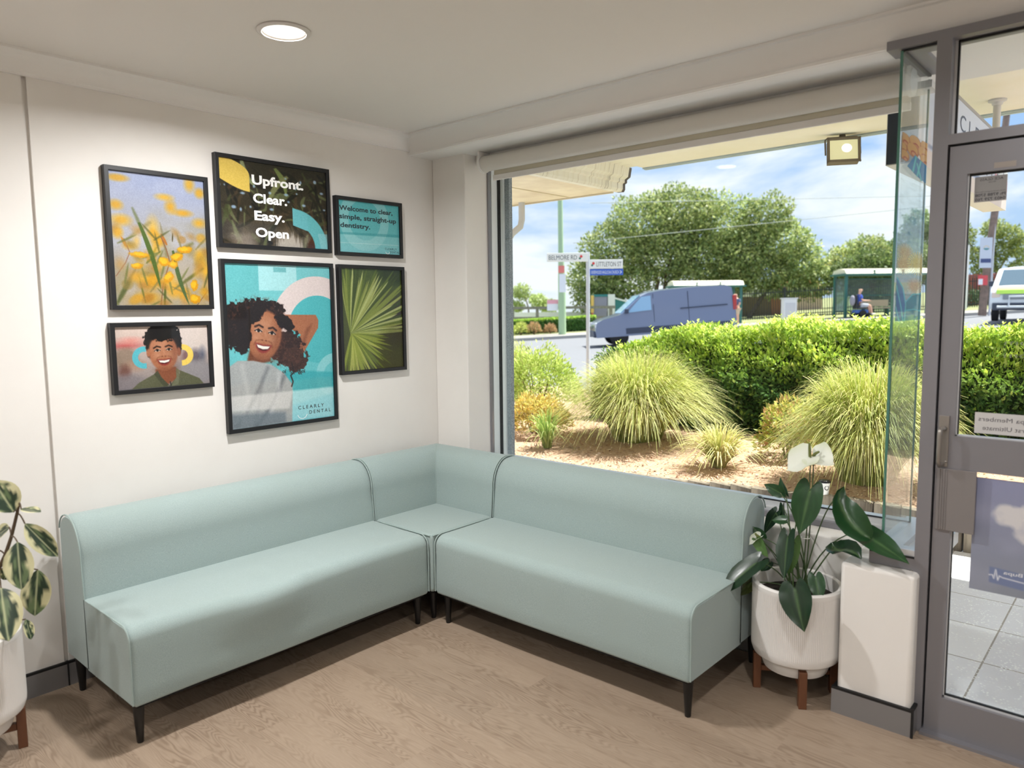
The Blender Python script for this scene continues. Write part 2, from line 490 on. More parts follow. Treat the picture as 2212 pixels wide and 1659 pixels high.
f.box(2.866, 2.869, -.186, -.176, .153, 1.992, 2); f.box(2.866, 3.60, -.186, -.176, 1.986, 1.992, 2); f.box(2.866, 3.6, -.186, -.176, .153, .158, 2)
f.box(2.802, 2.808, -.175, -.165, .0, 2.09, 2); f.box(2.802, 3.66, -.175, -.165, 2.087, 2.094, 2)
f.build('door_frame', [ALU, ALUL, BLACK], d1, smooth=0)
g = MB(); g.box(2.864, 3.60, -.183, -.177, .15, .986); g.box(2.864, 3.60, -.183, -.177, 1.1, 1.99)
g.build('pane', GLASS, d1, smooth=0)
f = MB(); f.box(2.813, 2.846, -.213, -.205, .992, 1.172)
f.build('handle_plate', pbr('satin_nickel', (150, 145, 140), .3, .7), d1, smooth=0, bevel=.002)
f = MB()
hp = [(2.832, -.214, 1.128), (2.829, -.245, 1.128)]
for i in range(7):
    a = i/6*PI/2; hp.append((2.826, -.245-.012*math.sin(a), 1.128-.02*(1-math.cos(a))))
hp += [(2.826, -.257, 1.05), (2.826, -.257, 1.015), (2.828, -.25, 1.002), (2.83, -.214, 1.0)]
f.tube(hp, .0075, 12); f.ball((2.841, -.213, 1.010), .004)
f.build('handle', pbr('satin_nickel', (150, 145, 140), .3, .7), d1, smooth=60)
f = MB(); f.box(2.816, 2.935, -.214, -.205, .766, .986)
for k in range(4): f.box(2.8215+k*.0075, 2.8255+k*.0075, -.2165, -.214, .768, .984)
f.build('latch_guard', pbr('guard_plate', (134, 130, 130), .42, .35), d1, smooth=0, bevel=.001)
f = MB(); f.box(2.80, 3.66, -.235, -.10, -.001, .012)
f.build('threshold', ALU, d1, smooth=0)

# ------------------------------------------------------------------ roller blind
bl = thing('roller_blind', 'white roller blind rolled up on its tube along the top of the big window', 'blind', (1.5, .05, 2.35))
FAB = pbr('blind_fabric', (226, 222, 214), .85, bump=(700, .08, .0006), trans=.15)
f = MB(); f.tube([(.39, .052, 2.392), (2.612, .052, 2.392)], .044, 28)
f.build('rolled_fabric', FAB, bl, smooth=60)
f = MB(); f.box(.425, 2.606, .092, .095, 2.315, 2.392)
f.build('hanging_fabric', pbr('blind_fabric_single', (224, 219, 205), .85, trans=.35), bl, smooth=0)
f = MB(); f.box(.420, 2.608, .086, .100, 2.300, 2.331)
f.build('bottom_rail', TRIMW, bl, smooth=0, bevel=.003)
for xx in (.3785, 2.614):
    f = MB(); f.tube([(xx-.005, .052, 2.392), (xx+.011, .052, 2.392)], .051, 24); f.box(xx-.005, xx+.008, .01, .10, 2.39, 2.458)
    f.build('end_bracket', TRIMW, bl, smooth=40)

# ------------------------------------------------------------------ downlights
DIFF = pbr('lamp_diffuser', (255, 250, 240), .5, emit=((255, 246, 234), 2.2))
TRIMRING = pbr('lamp_trim', (214, 210, 206), .5)
names = ['round recessed ceiling downlight glowing above the left bench']
for i, (lx, ly) in enumerate(LAMP_SPOTS[:1]):
    dl = thing('ceiling_downlight', names[i], 'ceiling light', (lx, ly, CEIL))
    MB().lathe([(.083, CEIL-.0005), (.092, CEIL-.001), (.094, CEIL-.004), (.09, CEIL-.008), (.078, CEIL-.010), (.073, CEIL-.004), (.073, CEIL-.001)], (lx, ly, 0), 56).build('trim_ring', TRIMRING, dl, smooth=50)
    MB().lathe([(.0001, CEIL-.003), (.073, CEIL-.003), (.073, CEIL-.001), (.0001, CEIL-.001)], (lx, ly, 0), 48).build('diffuser', DIFF, dl, smooth=30)

# ------------------------------------------------------------------ sofa modules
def fabric_mat():
    mt, t, o = new_mat('seafoam_wool')
    b = N(t, 'ShaderNodeBsdfPrincipled'); b.inputs['Roughness'].default_value = .9; b.inputs['Specular IOR Level'].default_value = .2
    b.inputs['Sheen Weight'].default_value = .25
    tcn = N(t, 'ShaderNodeTexCoord')
    n1 = N(t, 'ShaderNodeTexNoise', Scale=420.0, Detail=3.0, Roughness=.7)
    n2 = N(t, 'ShaderNodeTexNoise', Scale=5.0, Detail=3.0)
    for n in (n1, n2): t.links.new(tcn.outputs['Object'], n.inputs['Vector'])
    r = ramp(t, [(.3, lin((136, 152, 150))), (.55, lin((153, 169, 167))), (.75, lin((173, 187, 185)))])
    t.links.new(n1.outputs['Fac'], r.inputs[0])
    r2 = ramp(t, [(.35, 0.0), (.65, .35)]); t.links.new(n2.outputs['Fac'], r2.inputs[0])
    mx = N(t, 'ShaderNodeMix', data_type='RGBA'); t.links.new(r2.outputs[0], mx.inputs[0]); t.links.new(r.outputs[0], mx.inputs[6]); mx.inputs[7].default_value = (*lin((148, 163, 159)), 1)
    t.links.new(mx.outputs[2], b.inputs['Base Color'])
    bn = N(t, 'ShaderNodeBump', Strength=.25, Distance=.0012); t.links.new(n1.outputs['Fac'], bn.inputs['Height']); t.links.new(bn.outputs[0], b.inputs['Normal'])
    t.links.new(b.outputs[0], o.inputs[0])
    return mt
WOOL = fabric_mat()
PIPE = pbr('seam_piping', (150, 166, 162), .9)
LEGM = pbr('black_leg', (14, 14, 15), .4)
D0, B0, BK, ZL, ZS, ZT = .722, .300, .066, .157, .452, .764
SH = .733
def arc(cx, cz, rx, rz, a0, a1, n):
    return [(cx+rx*math.cos(a0+(a1-a0)*i/n), cz+rz*math.sin(a0+(a1-a0)*i/n)) for i in range(n+1)]
def seat_profile():
    p = [(B0-.02, ZL), (D0-.012, ZL)]
    p += arc(D0-.012, ZL+.012, .012, .012, -PI/2, 0, 3)
    for i in range(1, 4): p.append((D0, ZL+.012+(ZS-.05-ZL-.012)*i/4))
    p += arc(D0-.052, ZS-.052, .052, .052, 0, PI/2, 8)
    for i in range(1, 6): p.append((D0-.052-(D0-.052-B0+.02)*i/5, ZS))
    return p
def back_profile():
    p = [(BK, ZL), (B0, ZL), (B0, ZS)]
    for i in range(1, 4): p.append((B0-.004*i, ZS+.05*i))
    # broad rounded front shoulder, small rear shoulder
    p += arc(B0-.012-.115, .618, .115, ZT-.618, 0, PI/2, 12)
    p += arc(B0-.012-.125, ZT-.085, .097, .085, PI/2, PI, 8)[0:]
    return p
def sweep(prof, s0, s1, n, mp, disp=None):
    """extrude a profile along s with n stations, closing the ends"""
    mb = MB(); k = len(prof); vs = []
    for i in range(n):
        s = s0+(s1-s0)*i/(n-1)
        # softly rounded ends
        e = min(i, n-1-i)/(n-1)*abs(s1-s0)
        ins = .010*max(0, 1-e/.014)**2
        cxm = sum(q[0] for q in prof)/k; czm = sum(q[1] for q in prof)/k
        for (x, z) in prof:
            dx, dz = cxm-x, czm-z; l = math.hypot(dx, dz)
            xx, zz = x+dx/l*ins, z+dz/l*ins
            if disp: dd = disp(x, z, s); xx += dd[0]; zz += dd[1]
            vs.append(mp(xx, s, zz))
    fs = []
    for i in range(n-1):
        for j in range(k): fs.append((i*k+j, i*k+(j+1) % k, (i+1)*k+(j+1) % k, (i+1)*k+j))
    fs.append(tuple(range(k-1, -1, -1))); fs.append(tuple((n-1)*k+j for j in range(k)))
    mb.add(vs, fs)
    return mb
def stations(s0, s1):
    return 90
def wrinkle(x, z, s):
    """worn, slightly baggy seat cloth of the left bench"""
    e = min(abs(s+2.152), abs(s+.743))
    k = min(1, e/.25)
    up = .006*k*(1 if z > ZS-.06 else 0)*math.sin(min(1, max(0, (x-B0)/(D0-B0)))*PI)
    fx = fz = 0
    g = math.exp(-((s+1.62)/.30)**2)
    if z > ZS-.14 and x > D0-.16:
        w = math.sin((s+1.62)*9+x*11)*.011*g
        fx += w*.9+.010*g; fz += -abs(w)*.45-.006*g
    if z > ZS-.02:
        for (sx, xx, am) in ((-1.50, .60, .007), (-1.43, .63, .006), (-1.27, .53, .005)):
            r2 = ((s-sx)/.030)**2+((x-xx-(s-sx)*.8)/.05)**2
            fz += am*math.exp(-r2)
    fx += .004*k*math.sin(s*7.1)*(1 if x > D0-.05 else 0)
    return (fx, fz+up)
def plain(x, z, s):
    e = min(abs(s-SH-.01), abs(s-2.14)); k = min(1, e/.25)
    up = .005*k*(1 if z > ZS-.06 else 0)*math.sin(min(1, max(0, (x-B0)/(D0-B0)))*PI)
    return (.003*k*math.sin(s*6)*(1 if x > D0-.05 else 0), up)
def leg(parent, x, y):
    MB().lathe([(.0105, 0), (.012, .003), (.021, ZL-.004), (.021, ZL)], (x, y, 0), 18).build('leg', LEGM, parent, smooth=50)
def piping(prof, s, mp, close=True):
    mb = MB(); mb.tube([mp(x, s, z) for x, z in prof], .0032, 6, closed=False)
    return mb
mpL = lambda x, s, z: (x, s, z)
mpR = lambda x, s, z: (s, -x, z)
def bench(label, s0, s1, mp, disp, loc):
    t = thing('bench_sofa', label, 'sofa', loc, 'seafoam modules of the corner bench')
    st = sweep(seat_profile(), s0, s1, 110, mp, disp).build('seat', WOOL, t, smooth=50)
    bk = sweep(back_profile(), s0, s1, 60, mp, None).build('backrest', WOOL, t, smooth=50)
    for s in (s0, s1):
        pr = [q for q in seat_profile() if q[0] > B0-.01]
        piping(pr[4:], s, mp).build('piping', PIPE, st, smooth=60)
        piping(back_profile()[2:-1], s, mp).build('piping', PIPE, bk, smooth=60)
    mb = MB()
    a, b = min(s0, s1)+.02, max(s0, s1)-.02
    if mp is mpL: mb.box(BK+.02, D0-.02, a, b, ZL-.012, ZL+.004)
    else: mb.box(a, b, -D0+.02, -BK-.02, ZL-.012, ZL+.004)
    mb.build('base_board', pbr('black_dust_cover', (20, 20, 21), .9), t, smooth=0)
    q0, q1 = (s0+.035, s1-.035) if s1 > s0 else (s0-.035, s1+.035)
    for s in (q0, q1):
        for x in (BK+.03, D0-.05):
            p = mp(x, s, 0); leg(t, p[0], p[1])
    return t
bench('long seafoam bench sofa against the picture wall under the framed prints', -2.152, -.745, mpL, wrinkle, (.4, -1.45, 0))
bench('long seafoam bench sofa below the big window, ending at the white flower pot', .745, 2.140, mpR, plain, (1.44, -.4, 0))
t = thing('corner_sofa', 'seafoam corner module joining the two benches, with an L-shaped backrest', 'sofa', (.4, -.4, 0), 'seafoam modules of the corner bench')
f = MB(); f.box(B0-.02, SH, -SH, -B0+.02, ZL, ZS)
o = f.build('seat', WOOL, t, smooth=40, bevel=.02, seg=4)
bp = back_profile(); k = len(bp); vs = []
ends = 14
for i in range(ends):       # along the picture wall to the mitre
    u = i/(ends-1)
    for (x, z) in bp: vs.append((x, -SH-.002+(SH+.002-x)*u, z))
for i in range(1, ends):    # and on along the window wall
    u = i/(ends-1)
    for (x, z) in bp: vs.append((x+(SH+.002-x)*u, -x, z))
n = 2*ends-1
fs = [(i*k+j, i*k+(j+1) % k, (i+1)*k+(j+1) % k, (i+1)*k+j) for i in range(n-1) for j in range(k)]
fs += [tuple(range(k-1, -1, -1)), tuple((n-1)*k+j for j in range(k))]
f = MB(); f.add(vs, fs); bk = f.build('backrest', WOOL, t, smooth=50)
piping(back_profile()[1:], -SH, mpL).build('piping', PIPE, bk, smooth=60)
piping(back_profile()[1:], SH, mpR).build('piping', PIPE, bk, smooth=60)
f = MB(); f.tube([(x+.002, -x-.002, z) for x, z in back_profile()[2:18]], .002, 6); f.build('piping', PIPE, bk, smooth=60)
f = MB(); f.tube([(B0+.02, -SH, ZS-.004), (SH-.01, -SH, ZS-.004)], .003, 6); f.tube([(SH, -B0-.02, ZS-.004), (SH, -SH+.01, ZS-.004)], .003, 6); f.build('piping', PIPE, o, smooth=60)
MB().box(BK+.02, SH-.02, -SH+.02, -BK-.02, ZL-.012, ZL+.004).build('base_board', pbr('black_dust_cover', (20, 20, 21), .9), t, smooth=0)
for x, y in ((BK+.04, -BK-.04), (BK+.04, -SH+.04), (SH-.04, -BK-.04), (SH-.055, -SH+.055)): leg(t, x, y)

# ------------------------------------------------------------------ printed pictures
class Paint:
    """a printed sheet: colours (sRGB 0-255) on a fine lattice, u to the right, v downwards, both 0..1"""
    def __init__(s, w, h, asp):
        s.w, s.h, s.asp = w, h, asp       # asp = height / width
        s.grain = 0
        s.u, s.v = np.meshgrid(np.linspace(0, 1, w), np.linspace(0, 1, h))
        s.y = s.v*asp
        s.c = np.zeros((h, w, 3)); s.a = np.ones((h, w))
    def noise(s, sx, sy, oct=4, seed=0, rot=0.0):
        r = np.random.default_rng(seed); out = np.zeros((s.h, s.w)); amp = 1; tot = 0
        uu = s.u*math.cos(rot)+s.y*math.sin(rot); vv = -s.u*math.sin(rot)+s.y*math.cos(rot)
        for k in range(oct):
            g = r.random((97, 97))
            x = (uu*sx*2**k+50) % 96; y = (vv*sy*2**k+50) % 96
            xi = x.astype(int); yi = y.astype(int); fx = x-xi; fy = y-yi
            fx = fx*fx*(3-2*fx); fy = fy*fy*(3-2*fy)
            out += amp*((g[yi, xi]*(1-fx)+g[yi, xi+1]*fx)*(1-fy)+(g[yi+1, xi]*(1-fx)+g[yi+1, xi+1]*fx)*fy)
            tot += amp; amp *= .5
        return out/tot
    def blend(s, mask, col):
        col = np.asarray(col, float)
        s.c = s.c*(1-mask[..., None])+col*mask[..., None]
    def fill(s, top, bot):
        s.c[:] = np.array(top)*(1-s.v[..., None])+np.array(bot)*s.v[..., None]
    def ellm(s, cx, cy, rx, ry, rot=0, soft=.02, wob=None):
        dx = s.u-cx; dy = s.y-cy*s.asp
        a = dx*math.cos(rot)+dy*math.sin(rot); b = -dx*math.sin(rot)+dy*math.cos(rot)
        d = np.sqrt((a/rx)**2+(b/ry)**2)
        if wob is not None: d = d+wob
        return np.clip((1-d)/max(soft/min(rx, ry), 1e-4)+.5, 0, 1)
    def ell(s, cx, cy, rx, ry, col, rot=0, soft=.008, wob=None, a=1):
        s.blend(s.ellm(cx, cy, rx, ry, rot, soft, wob)*a, col)
    def polym(s, pts, soft=.006):
        ins = np.zeros((s.h, s.w), bool); dm = np.full((s.h, s.w), 9.0)
        P = [(p[0], p[1]*s.asp) for p in pts]
        for i in range(len(P)):
            (x0, y0), (x1, y1) = P[i-1], P[i]
            c = ((y0 > s.y) != (y1 > s.y))
            with np.errstate(divide='ignore', invalid='ignore'):
                xc = (x1-x0)*(s.y-y0)/(y1-y0+1e-12)+x0
            ins ^= c & (s.u < xc)
            t = np.clip(((s.u-x0)*(x1-x0)+(s.y-y0)*(y1-y0))/((x1-x0)**2+(y1-y0)**2+1e-12), 0, 1)
            dm = np.minimum(dm, np.hypot(s.u-x0-t*(x1-x0), s.y-y0-t*(y1-y0)))
        sd = np.where(ins, dm, -dm)
        return np.clip(sd/soft+.5, 0, 1)
    def poly(s, pts, col, soft=.006, a=1): s.blend(s.polym(pts, soft)*a, col)
    def stroke(s, pts, w, col, soft=.005, a=1, w1=None):
        P = [(p[0], p[1]*s.asp) for p in pts]; mk = np.zeros((s.h, s.w)); n = len(P)-1
        for i in range(n):
            (x0, y0), (x1, y1) = P[i], P[i+1]
            t = np.clip(((s.u-x0)*(x1-x0)+(s.y-y0)*(y1-y0))/((x1-x0)**2+(y1-y0)**2+1e-12), 0, 1)
            ww = w if w1 is None else w+(w1-w)*(i+t)/n
            mk = np.maximum(mk, np.clip((ww/2-np.hypot(s.u-x0-t*(x1-x0), s.y-y0-t*(y1-y0)))/soft+.5, 0, 1))
        s.blend(mk*a, col)
    def blade(s, p0, p1, w, col, bend=0, soft=.005, a=1):
        n = 10; d = (p1[0]-p0[0], p1[1]-p0[1]); L = []; R = []
        ln = math.hypot(d[0], d[1]*s.asp); nx, ny = -d[1]*s.asp/ln, d[0]/ln
        for i in range(n+1):
            t = i/n; ww = w/2*math.sin(PI*min(1, .12+t*.88))**.7
            b = bend*math.sin(PI*t)
            cx, cy = p0[0]+d[0]*t+nx*b, p0[1]+d[1]*t+ny*b/s.asp
            L.append((cx+nx*ww, cy+ny*ww/s.asp)); R.append((cx-nx*ww, cy-ny*ww/s.asp))
        s.poly(L+R[::-1], col, soft, a)
    def ring(s, cx, cy, r0, r1, col, soft=.004, clip=None, a=1):
        d = np.hypot(s.u-cx, s.y-cy*s.asp)
        mk = np.clip((r1-d)/soft+.5, 0, 1)*np.clip((d-r0)/soft+.5, 0, 1)
        if clip is not None: mk = mk*clip
        s.blend(mk*a, col)
    def mesh(s, name, fn, mat, parent=None):
        """fn(u, v) -> world point"""
        o = np.array(fn(0, 0)); ex = np.array(fn(1, 0))-o; ey = np.array(fn(0, 1))-o
        vs = o+s.u[..., None]*ex+s.v[..., None]*ey
        idx = np.arange(s.w*s.h).reshape(s.h, s.w)
        fs = np.stack([idx[:-1, :-1], idx[1:, :-1], idx[1:, 1:], idx[:-1, 1:]], -1).reshape(-1, 4)
        if s.grain: s.c = (s.c-128)*1.06+128-26+s.grain*(s.noise(150, 150, 2, 77)-.5)[..., None]
        cc = np.dstack([nlin(np.clip(s.c, 0, 255)), s.a]).reshape(-1, 4)
        return np_mesh(name, vs.reshape(-1, 3), fs, mat, parent, cc)
def mixc(a, b, t): return tuple(a[i]*(1-t)+b[i]*t for i in range(3))

def p_wattle():
    s = Paint(190, 270, 1.36)
    s.fill((168, 180, 212), (176, 160, 128))
    n = s.noise(4, 4, 3, 1)
    s.blend(np.clip((n-.45)*3, 0, 1)*np.clip(s.v*1.6-.3, 0, 1), (150, 140, 96))
    s.blend(np.clip((s.noise(3, 3, 3, 5)-.5)*3, 0, 1)*.6, (190, 196, 216))
    yl = (206, 156, 44)
    for cx, cy, rx, ry, so in ((.09, .05, .1, .034, .03), (.84, .04, .05, .07, .06), (.95, .1, .05, .05, .05), (.56, .16, .08, .03, .04), (.62, .23, .05, .06, .07), (.75, .27, .09, .032, .04), (.06, .25, .06, .045, .05), (.1, .36, .09, .05, .06), (.93, .34, .06, .04, .06), (.06, .45, .05, .06, .05), (.42, .42, .05, .1, .09), (.47, .5, .06, .06, .06), (.92, .62, .06, .09, .06), (.36, .82, .1, .07, .08), (.62, .88, .09, .08, .08), (.33, .94, .1, .05, .07), (.97, .72, .04, .08, .05), (.17, .55, .05, .03, .05), (.73, .92, .06, .07, .05)):
        s.ell(cx, cy, rx, ry, mixc(yl, (222, 180, 74), (cx*7) % 1), soft=so, a=.9)
    g = (112, 122, 62)
    for p0, p1, w, c, so, a in (((.22, .26), (.36, .52), .035, (120, 128, 92), .02, .8), ((.4, .36), (.15, .5), .04, (150, 140, 96), .03, .8), ((.02, .98), (.22, .72), .05, (96, 104, 62), .02, .9), ((.55, .62), (.5, .36), .02, (130, 122, 84), .02, .8), ((.45, .55), (.33, .68), .03, g, .012, 1), ((.95, .7), (.6, .88), .035, (110, 112, 62), .02, .9), ((.85, .5), (.6, .62), .04, (110, 112, 60), .03, .7), ((.3, .98), (.24, .75), .02, g, .01, 1), ((.5, 1.0), (.52, .82), .025, (98, 108, 52), .008, 1)):
        s.blade(p0, p1, w, c, 0, so, a)
    s.blade((.28, .37), (.47, .88), .05, (92, 112, 52), -.02); s.blade((.62, .57), (.77, 1.0), .045, (88, 108, 60), .02)
    s.stroke([(.46, 1), (.49, .86), (.53, .76), (.58, .66), (.55, .56), (.5, .47)], .010, (140, 98, 70)); s.stroke([(.02, .78), (.12, .68), (.17, .6), (.12, .5)], .008, (150, 108, 84)); s.stroke([(.58, .66), (.68, .6)], .007, (140, 98, 70)); s.stroke([(.86, 1), (.99, .88)], .008, (130, 96, 70))
    s.blade((.14, .56), (.09, .48), .03, (196, 146, 70)); s.blade((.56, .53), (.5, .44), .028, (176, 120, 60)); s.blade((.62, .5), (.63, .43), .015, (96, 84, 40))
    for k in range(46):
        r = np.random.default_rng(900+k); x, y = r.random(), .38+.62*r.random()**.8
        s.ell(x, y, .03+.05*r.random(), .02+.04*r.random(), [(206, 156, 44), (222, 176, 70), (170, 128, 60), (150, 132, 78), (186, 150, 96)][r.integers(5)], r.normal(0, .7), .02+.05*r.random(), a=.62)
    for k in range(22):
        r = np.random.default_rng(960+k); x, y = r.random(), .45+.6*r.random(); an = -1.57+r.normal(0, .6)
        s.blade((x, y), (x+.22*math.cos(an), y+.22*math.sin(an)/1.36), .022, [(112, 118, 66), (134, 126, 84), (96, 100, 58)][r.integers(3)], 0, .012, .7)
    s.blade((.28, .37), (.47, .88), .05, (92, 112, 52), -.02); s.blade((.62, .57), (.77, 1.0), .045, (88, 108, 60), .02)
    ff = s.noise(60, 60, 2, 9)-.5
    for cx, cy, rx, ry, ro in ((.27, .615, .1, .028, .05), (.235, .70, .062, .030, -.1), (.52, .66, .06, .05, .4), (.66, .62, .07, .04, -.3), (.75, .56, .085, .036, -.08), (.56, .78, .065, .045, -.8), (.84, .84, .04, .06, 0), (.84, .95, .06, .05, 0), (.62, .68, .05, .04, 0)):
        s.ell(cx, cy, rx, ry, (206, 154, 30), ro, .014, ff*.5); s.ell(cx-.008, cy-.006, rx*.7, ry*.6, (228, 184, 54), ro, .014, ff*.7)
    return s
def p_upfront():
    s = Paint(260, 180, .68)
    s.fill((62, 60, 44), (78, 70, 56))
    for k in range(150):
        r = np.random.default_rng(100+k); x, y = r.random(2); an = r.normal(.9, .9); L = .08+.22*r.random()
        c = [(40, 42, 28), (84, 92, 58), (58, 54, 40), (120, 128, 92), (30, 30, 24), (92, 78, 58)][r.integers(6)]
        s.blade((x, y), (x+L*math.cos(an), y+L*math.sin(an)/.68), .012+.025*r.random(), c, r.normal(0, .02), .01, .75)
    s.blade((.2, -.02), (.32, .3), .05, (150, 158, 122), .03, .012); s.blade((.5, .04), (.6, .38), .05, (128, 140, 88), -.03, .01); s.blade((.62, .12), (.42, .5), .05, (136, 140, 100), .03, .012); s.blade((.86, .1), (.62, .35), .03, (74, 78, 56), .0, .01)
    for k in range(26):
        r = np.random.default_rng(400+k); x, y = r.random(2); s.ell(x, y*.6+.02, .006+.014*r.random(), .006+.01*r.random(), (176, 204, 232), soft=.01, a=.8)
    s.blend(np.clip((s.v-.62)*3, 0, 1)*np.clip(s.noise(5, 9, 3, 3)*1.8-.5, 0, 1), (160, 150, 140))
    s.ell(.62, .98, .13, .09, (206, 200, 190), soft=.05, wob=(s.noise(90, 12, 2, 4)-.5)*.9, a=.8); s.ell(.86, .93, .05, .12, (92, 62, 44), .5, .02, (s.noise(50, 50, 2, 8)-.5)*.4)
    yl = (232, 205, 112)
    a = [(0, 0), (.09, 0)]+[(.09+.175*(i/10), .155*math.sin(i/10*PI/2)**1.0*0+.155*(1-math.cos(i/10*PI/2))+.0) for i in range(1, 11)]
    a = [(0, 0), (.09, 0)]+[(.09+.175*math.sin(i/10*PI/2)*1.0, .17*(i/10)**1.3) for i in range(1, 11)]+[(.265, .365)]+[(.265-.265*(i/10), .365-.13*(i/10)**1.6) for i in range(1, 11)]
    s.poly(a, yl, .004)
    cl = ((s.u > .655) & (s.v > .49))*1.0
    cx, cy = .655, 1.0
    d = np.hypot((s.u-cx)/.345, (s.v-cy)/.49)
    s.blend(np.clip((1-d)*40+.5, 0, 1)*np.clip((d-.62)*40+.5, 0, 1)*cl, (116, 190, 196))
    s.poly([(.655, .50), (.80, .56), (.80, .78), (.655, .72)], (122, 194, 202), .004)
    s.poly([(.93, 1), (.9, .8), (1, .8), (1, 1)], (150, 205, 210), .004, .7)
    return s
def p_welcome():
    s = Paint(150, 110, .66)
    s.fill((108, 196, 202), (122, 200, 206))
    s.ring(.42, .35, .26, .40, (150, 214, 218), .006); s.poly([(0, .62), (1, .58), (1, .64), (0, .66)], (86, 172, 180), .006, .6); s.poly([(0, .66), (1, .64), (1, 1), (0, 1)], (172, 224, 228), .01, .45)
    s.stroke([(.02, .82), (.98, .80)], .008, (220, 240, 242), a=.5)
    return s
def p_palm():
    s = Paint(150, 220, 1.4)
    s.fill((96, 112, 62), (92, 92, 58))
    s.blend(np.clip((s.u-.45)*3, 0, 1)*np.clip((s.v-.2)*4, 0, 1)*np.clip((.85-s.v)*6, 0, 1), (72, 66, 56))
    s.ell(.9, .05, .3, .14, (70, 84, 44), soft=.1)
    o = (.14, .64)
    for k in range(46):
        r = np.random.default_rng(700+k); an = -1.75+1.75*k/45+r.normal(0, .015); L = .75+.5*r.random()
        c = [(146, 158, 84), (112, 128, 62), (170, 178, 108), (84, 98, 48), (196, 204, 140)][r.integers(5)]
        s.blade(o, (o[0]+L*math.cos(an), o[1]+L*math.sin(an)/1.4), .035+.02*r.random(), c, 0, .006, .9)
    for k in range(24):
        r = np.random.default_rng(800+k); an = .05+1.8*k/23+r.normal(0, .02); L = .55+.3*r.random()
        c = [(160, 172, 82), (120, 134, 58), (190, 196, 110)][r.integers(3)]
        s.blade(o, (o[0]+L*math.cos(an), o[1]+L*math.sin(an)/1.4), .04, c, 0, .006, .85)
    s.blend(np.clip((.3-np.abs(s.v-.78))*5, 0, 1)*np.clip((s.u-.55)*4, 0, 1)*.5, (86, 84, 70))
    return s
def face(s, cx, cy, r, skin, tilt=0.0, hair=(46, 34, 28)):
    """a smiling face; r = half width in u"""
    def p(a, b):
        x = a*math.cos(tilt)-b*math.sin(tilt); y = a*math.sin(tilt)+b*math.cos(tilt)
        return (cx+x*r, cy+y*r/s.asp)
    dk = mixc(skin, (60, 30, 20), .45); lt = mixc(skin, (255, 225, 200), .4)
    s.ell(*p(0, 0), r*1.0, r*1.32, skin, tilt, .02)
    s.ell(*p(.0, .62), r*.74, r*.74, skin, tilt, .03)
    s.ell(*p(-.15, -.55), r*.5, r*.38, lt, tilt, .12, a=.6); s.ell(*p(-.45, .2), r*.26, r*.22, lt, tilt, .06, a=.6); s.ell(*p(.45, .2), r*.26, r*.22, lt, tilt, .06, a=.6)
    s.ell(*p(.75, .1), r*.25, r*.9, dk, tilt, .1, a=.5); s.ell(*p(0, 1.25), r*.5, r*.16, dk, tilt, .06, a=.5)
    for sx in (-1, 1):
        s.stroke([p(sx*.64, -.36), p(sx*.42, -.48), p(sx*.18, -.40)], r*.10, mixc(hair, skin, .15), r*.06)
        s.ell(*p(sx*.40, -.18), r*.20, r*.085, (236, 228, 220), tilt, r*.06); s.ell(*p(sx*.40, -.17), r*.085, r*.085, (34, 22, 18), tilt, r*.04)
        s.stroke([p(sx*.62, -.14), p(sx*.42, -.27), p(sx*.2, -.15)], r*.05, (36, 24, 20), r*.05)
        s.stroke([p(sx*.2, .28), p(sx*.46, .36), p(sx*.56, .62)], r*.04, dk, r*.08, .7)
    s.stroke([p(.02, -.1), p(.06, .12)], r*.10, lt, r*.1, .5)
    s.ell(*p(0, .22), r*.24, r*.14, mixc(skin, lt, .3), tilt, r*.1); s.ell(*p(-.11, .30), r*.06, r*.035, dk, tilt, r*.05); s.ell(*p(.11, .30), r*.06, r*.035, dk, tilt, r*.05)
    up = [p(-.50, .50), p(-.25, .50), p(0, .54), p(.25, .50), p(.50, .50)]; lo = [p(.40, .78), p(.2, .95), p(0, 1.0), p(-.2, .95), p(-.40, .78)]
    s.poly(up+lo, (150, 72, 66), r*.10)
    up = [p(-.42, .56), p(0, .60), p(.42, .56)]; lo = [p(.34, .74), p(.16, .84), p(0, .86), p(-.16, .84), p(-.34, .74)]
    s.poly(up+lo, (84, 34, 34), r*.05); s.poly([p(-.40, .57), p(0, .61), p(.40, .57), p(.30, .73), p(0, .79), p(-.30, .73)], (246, 240, 232), r*.05)
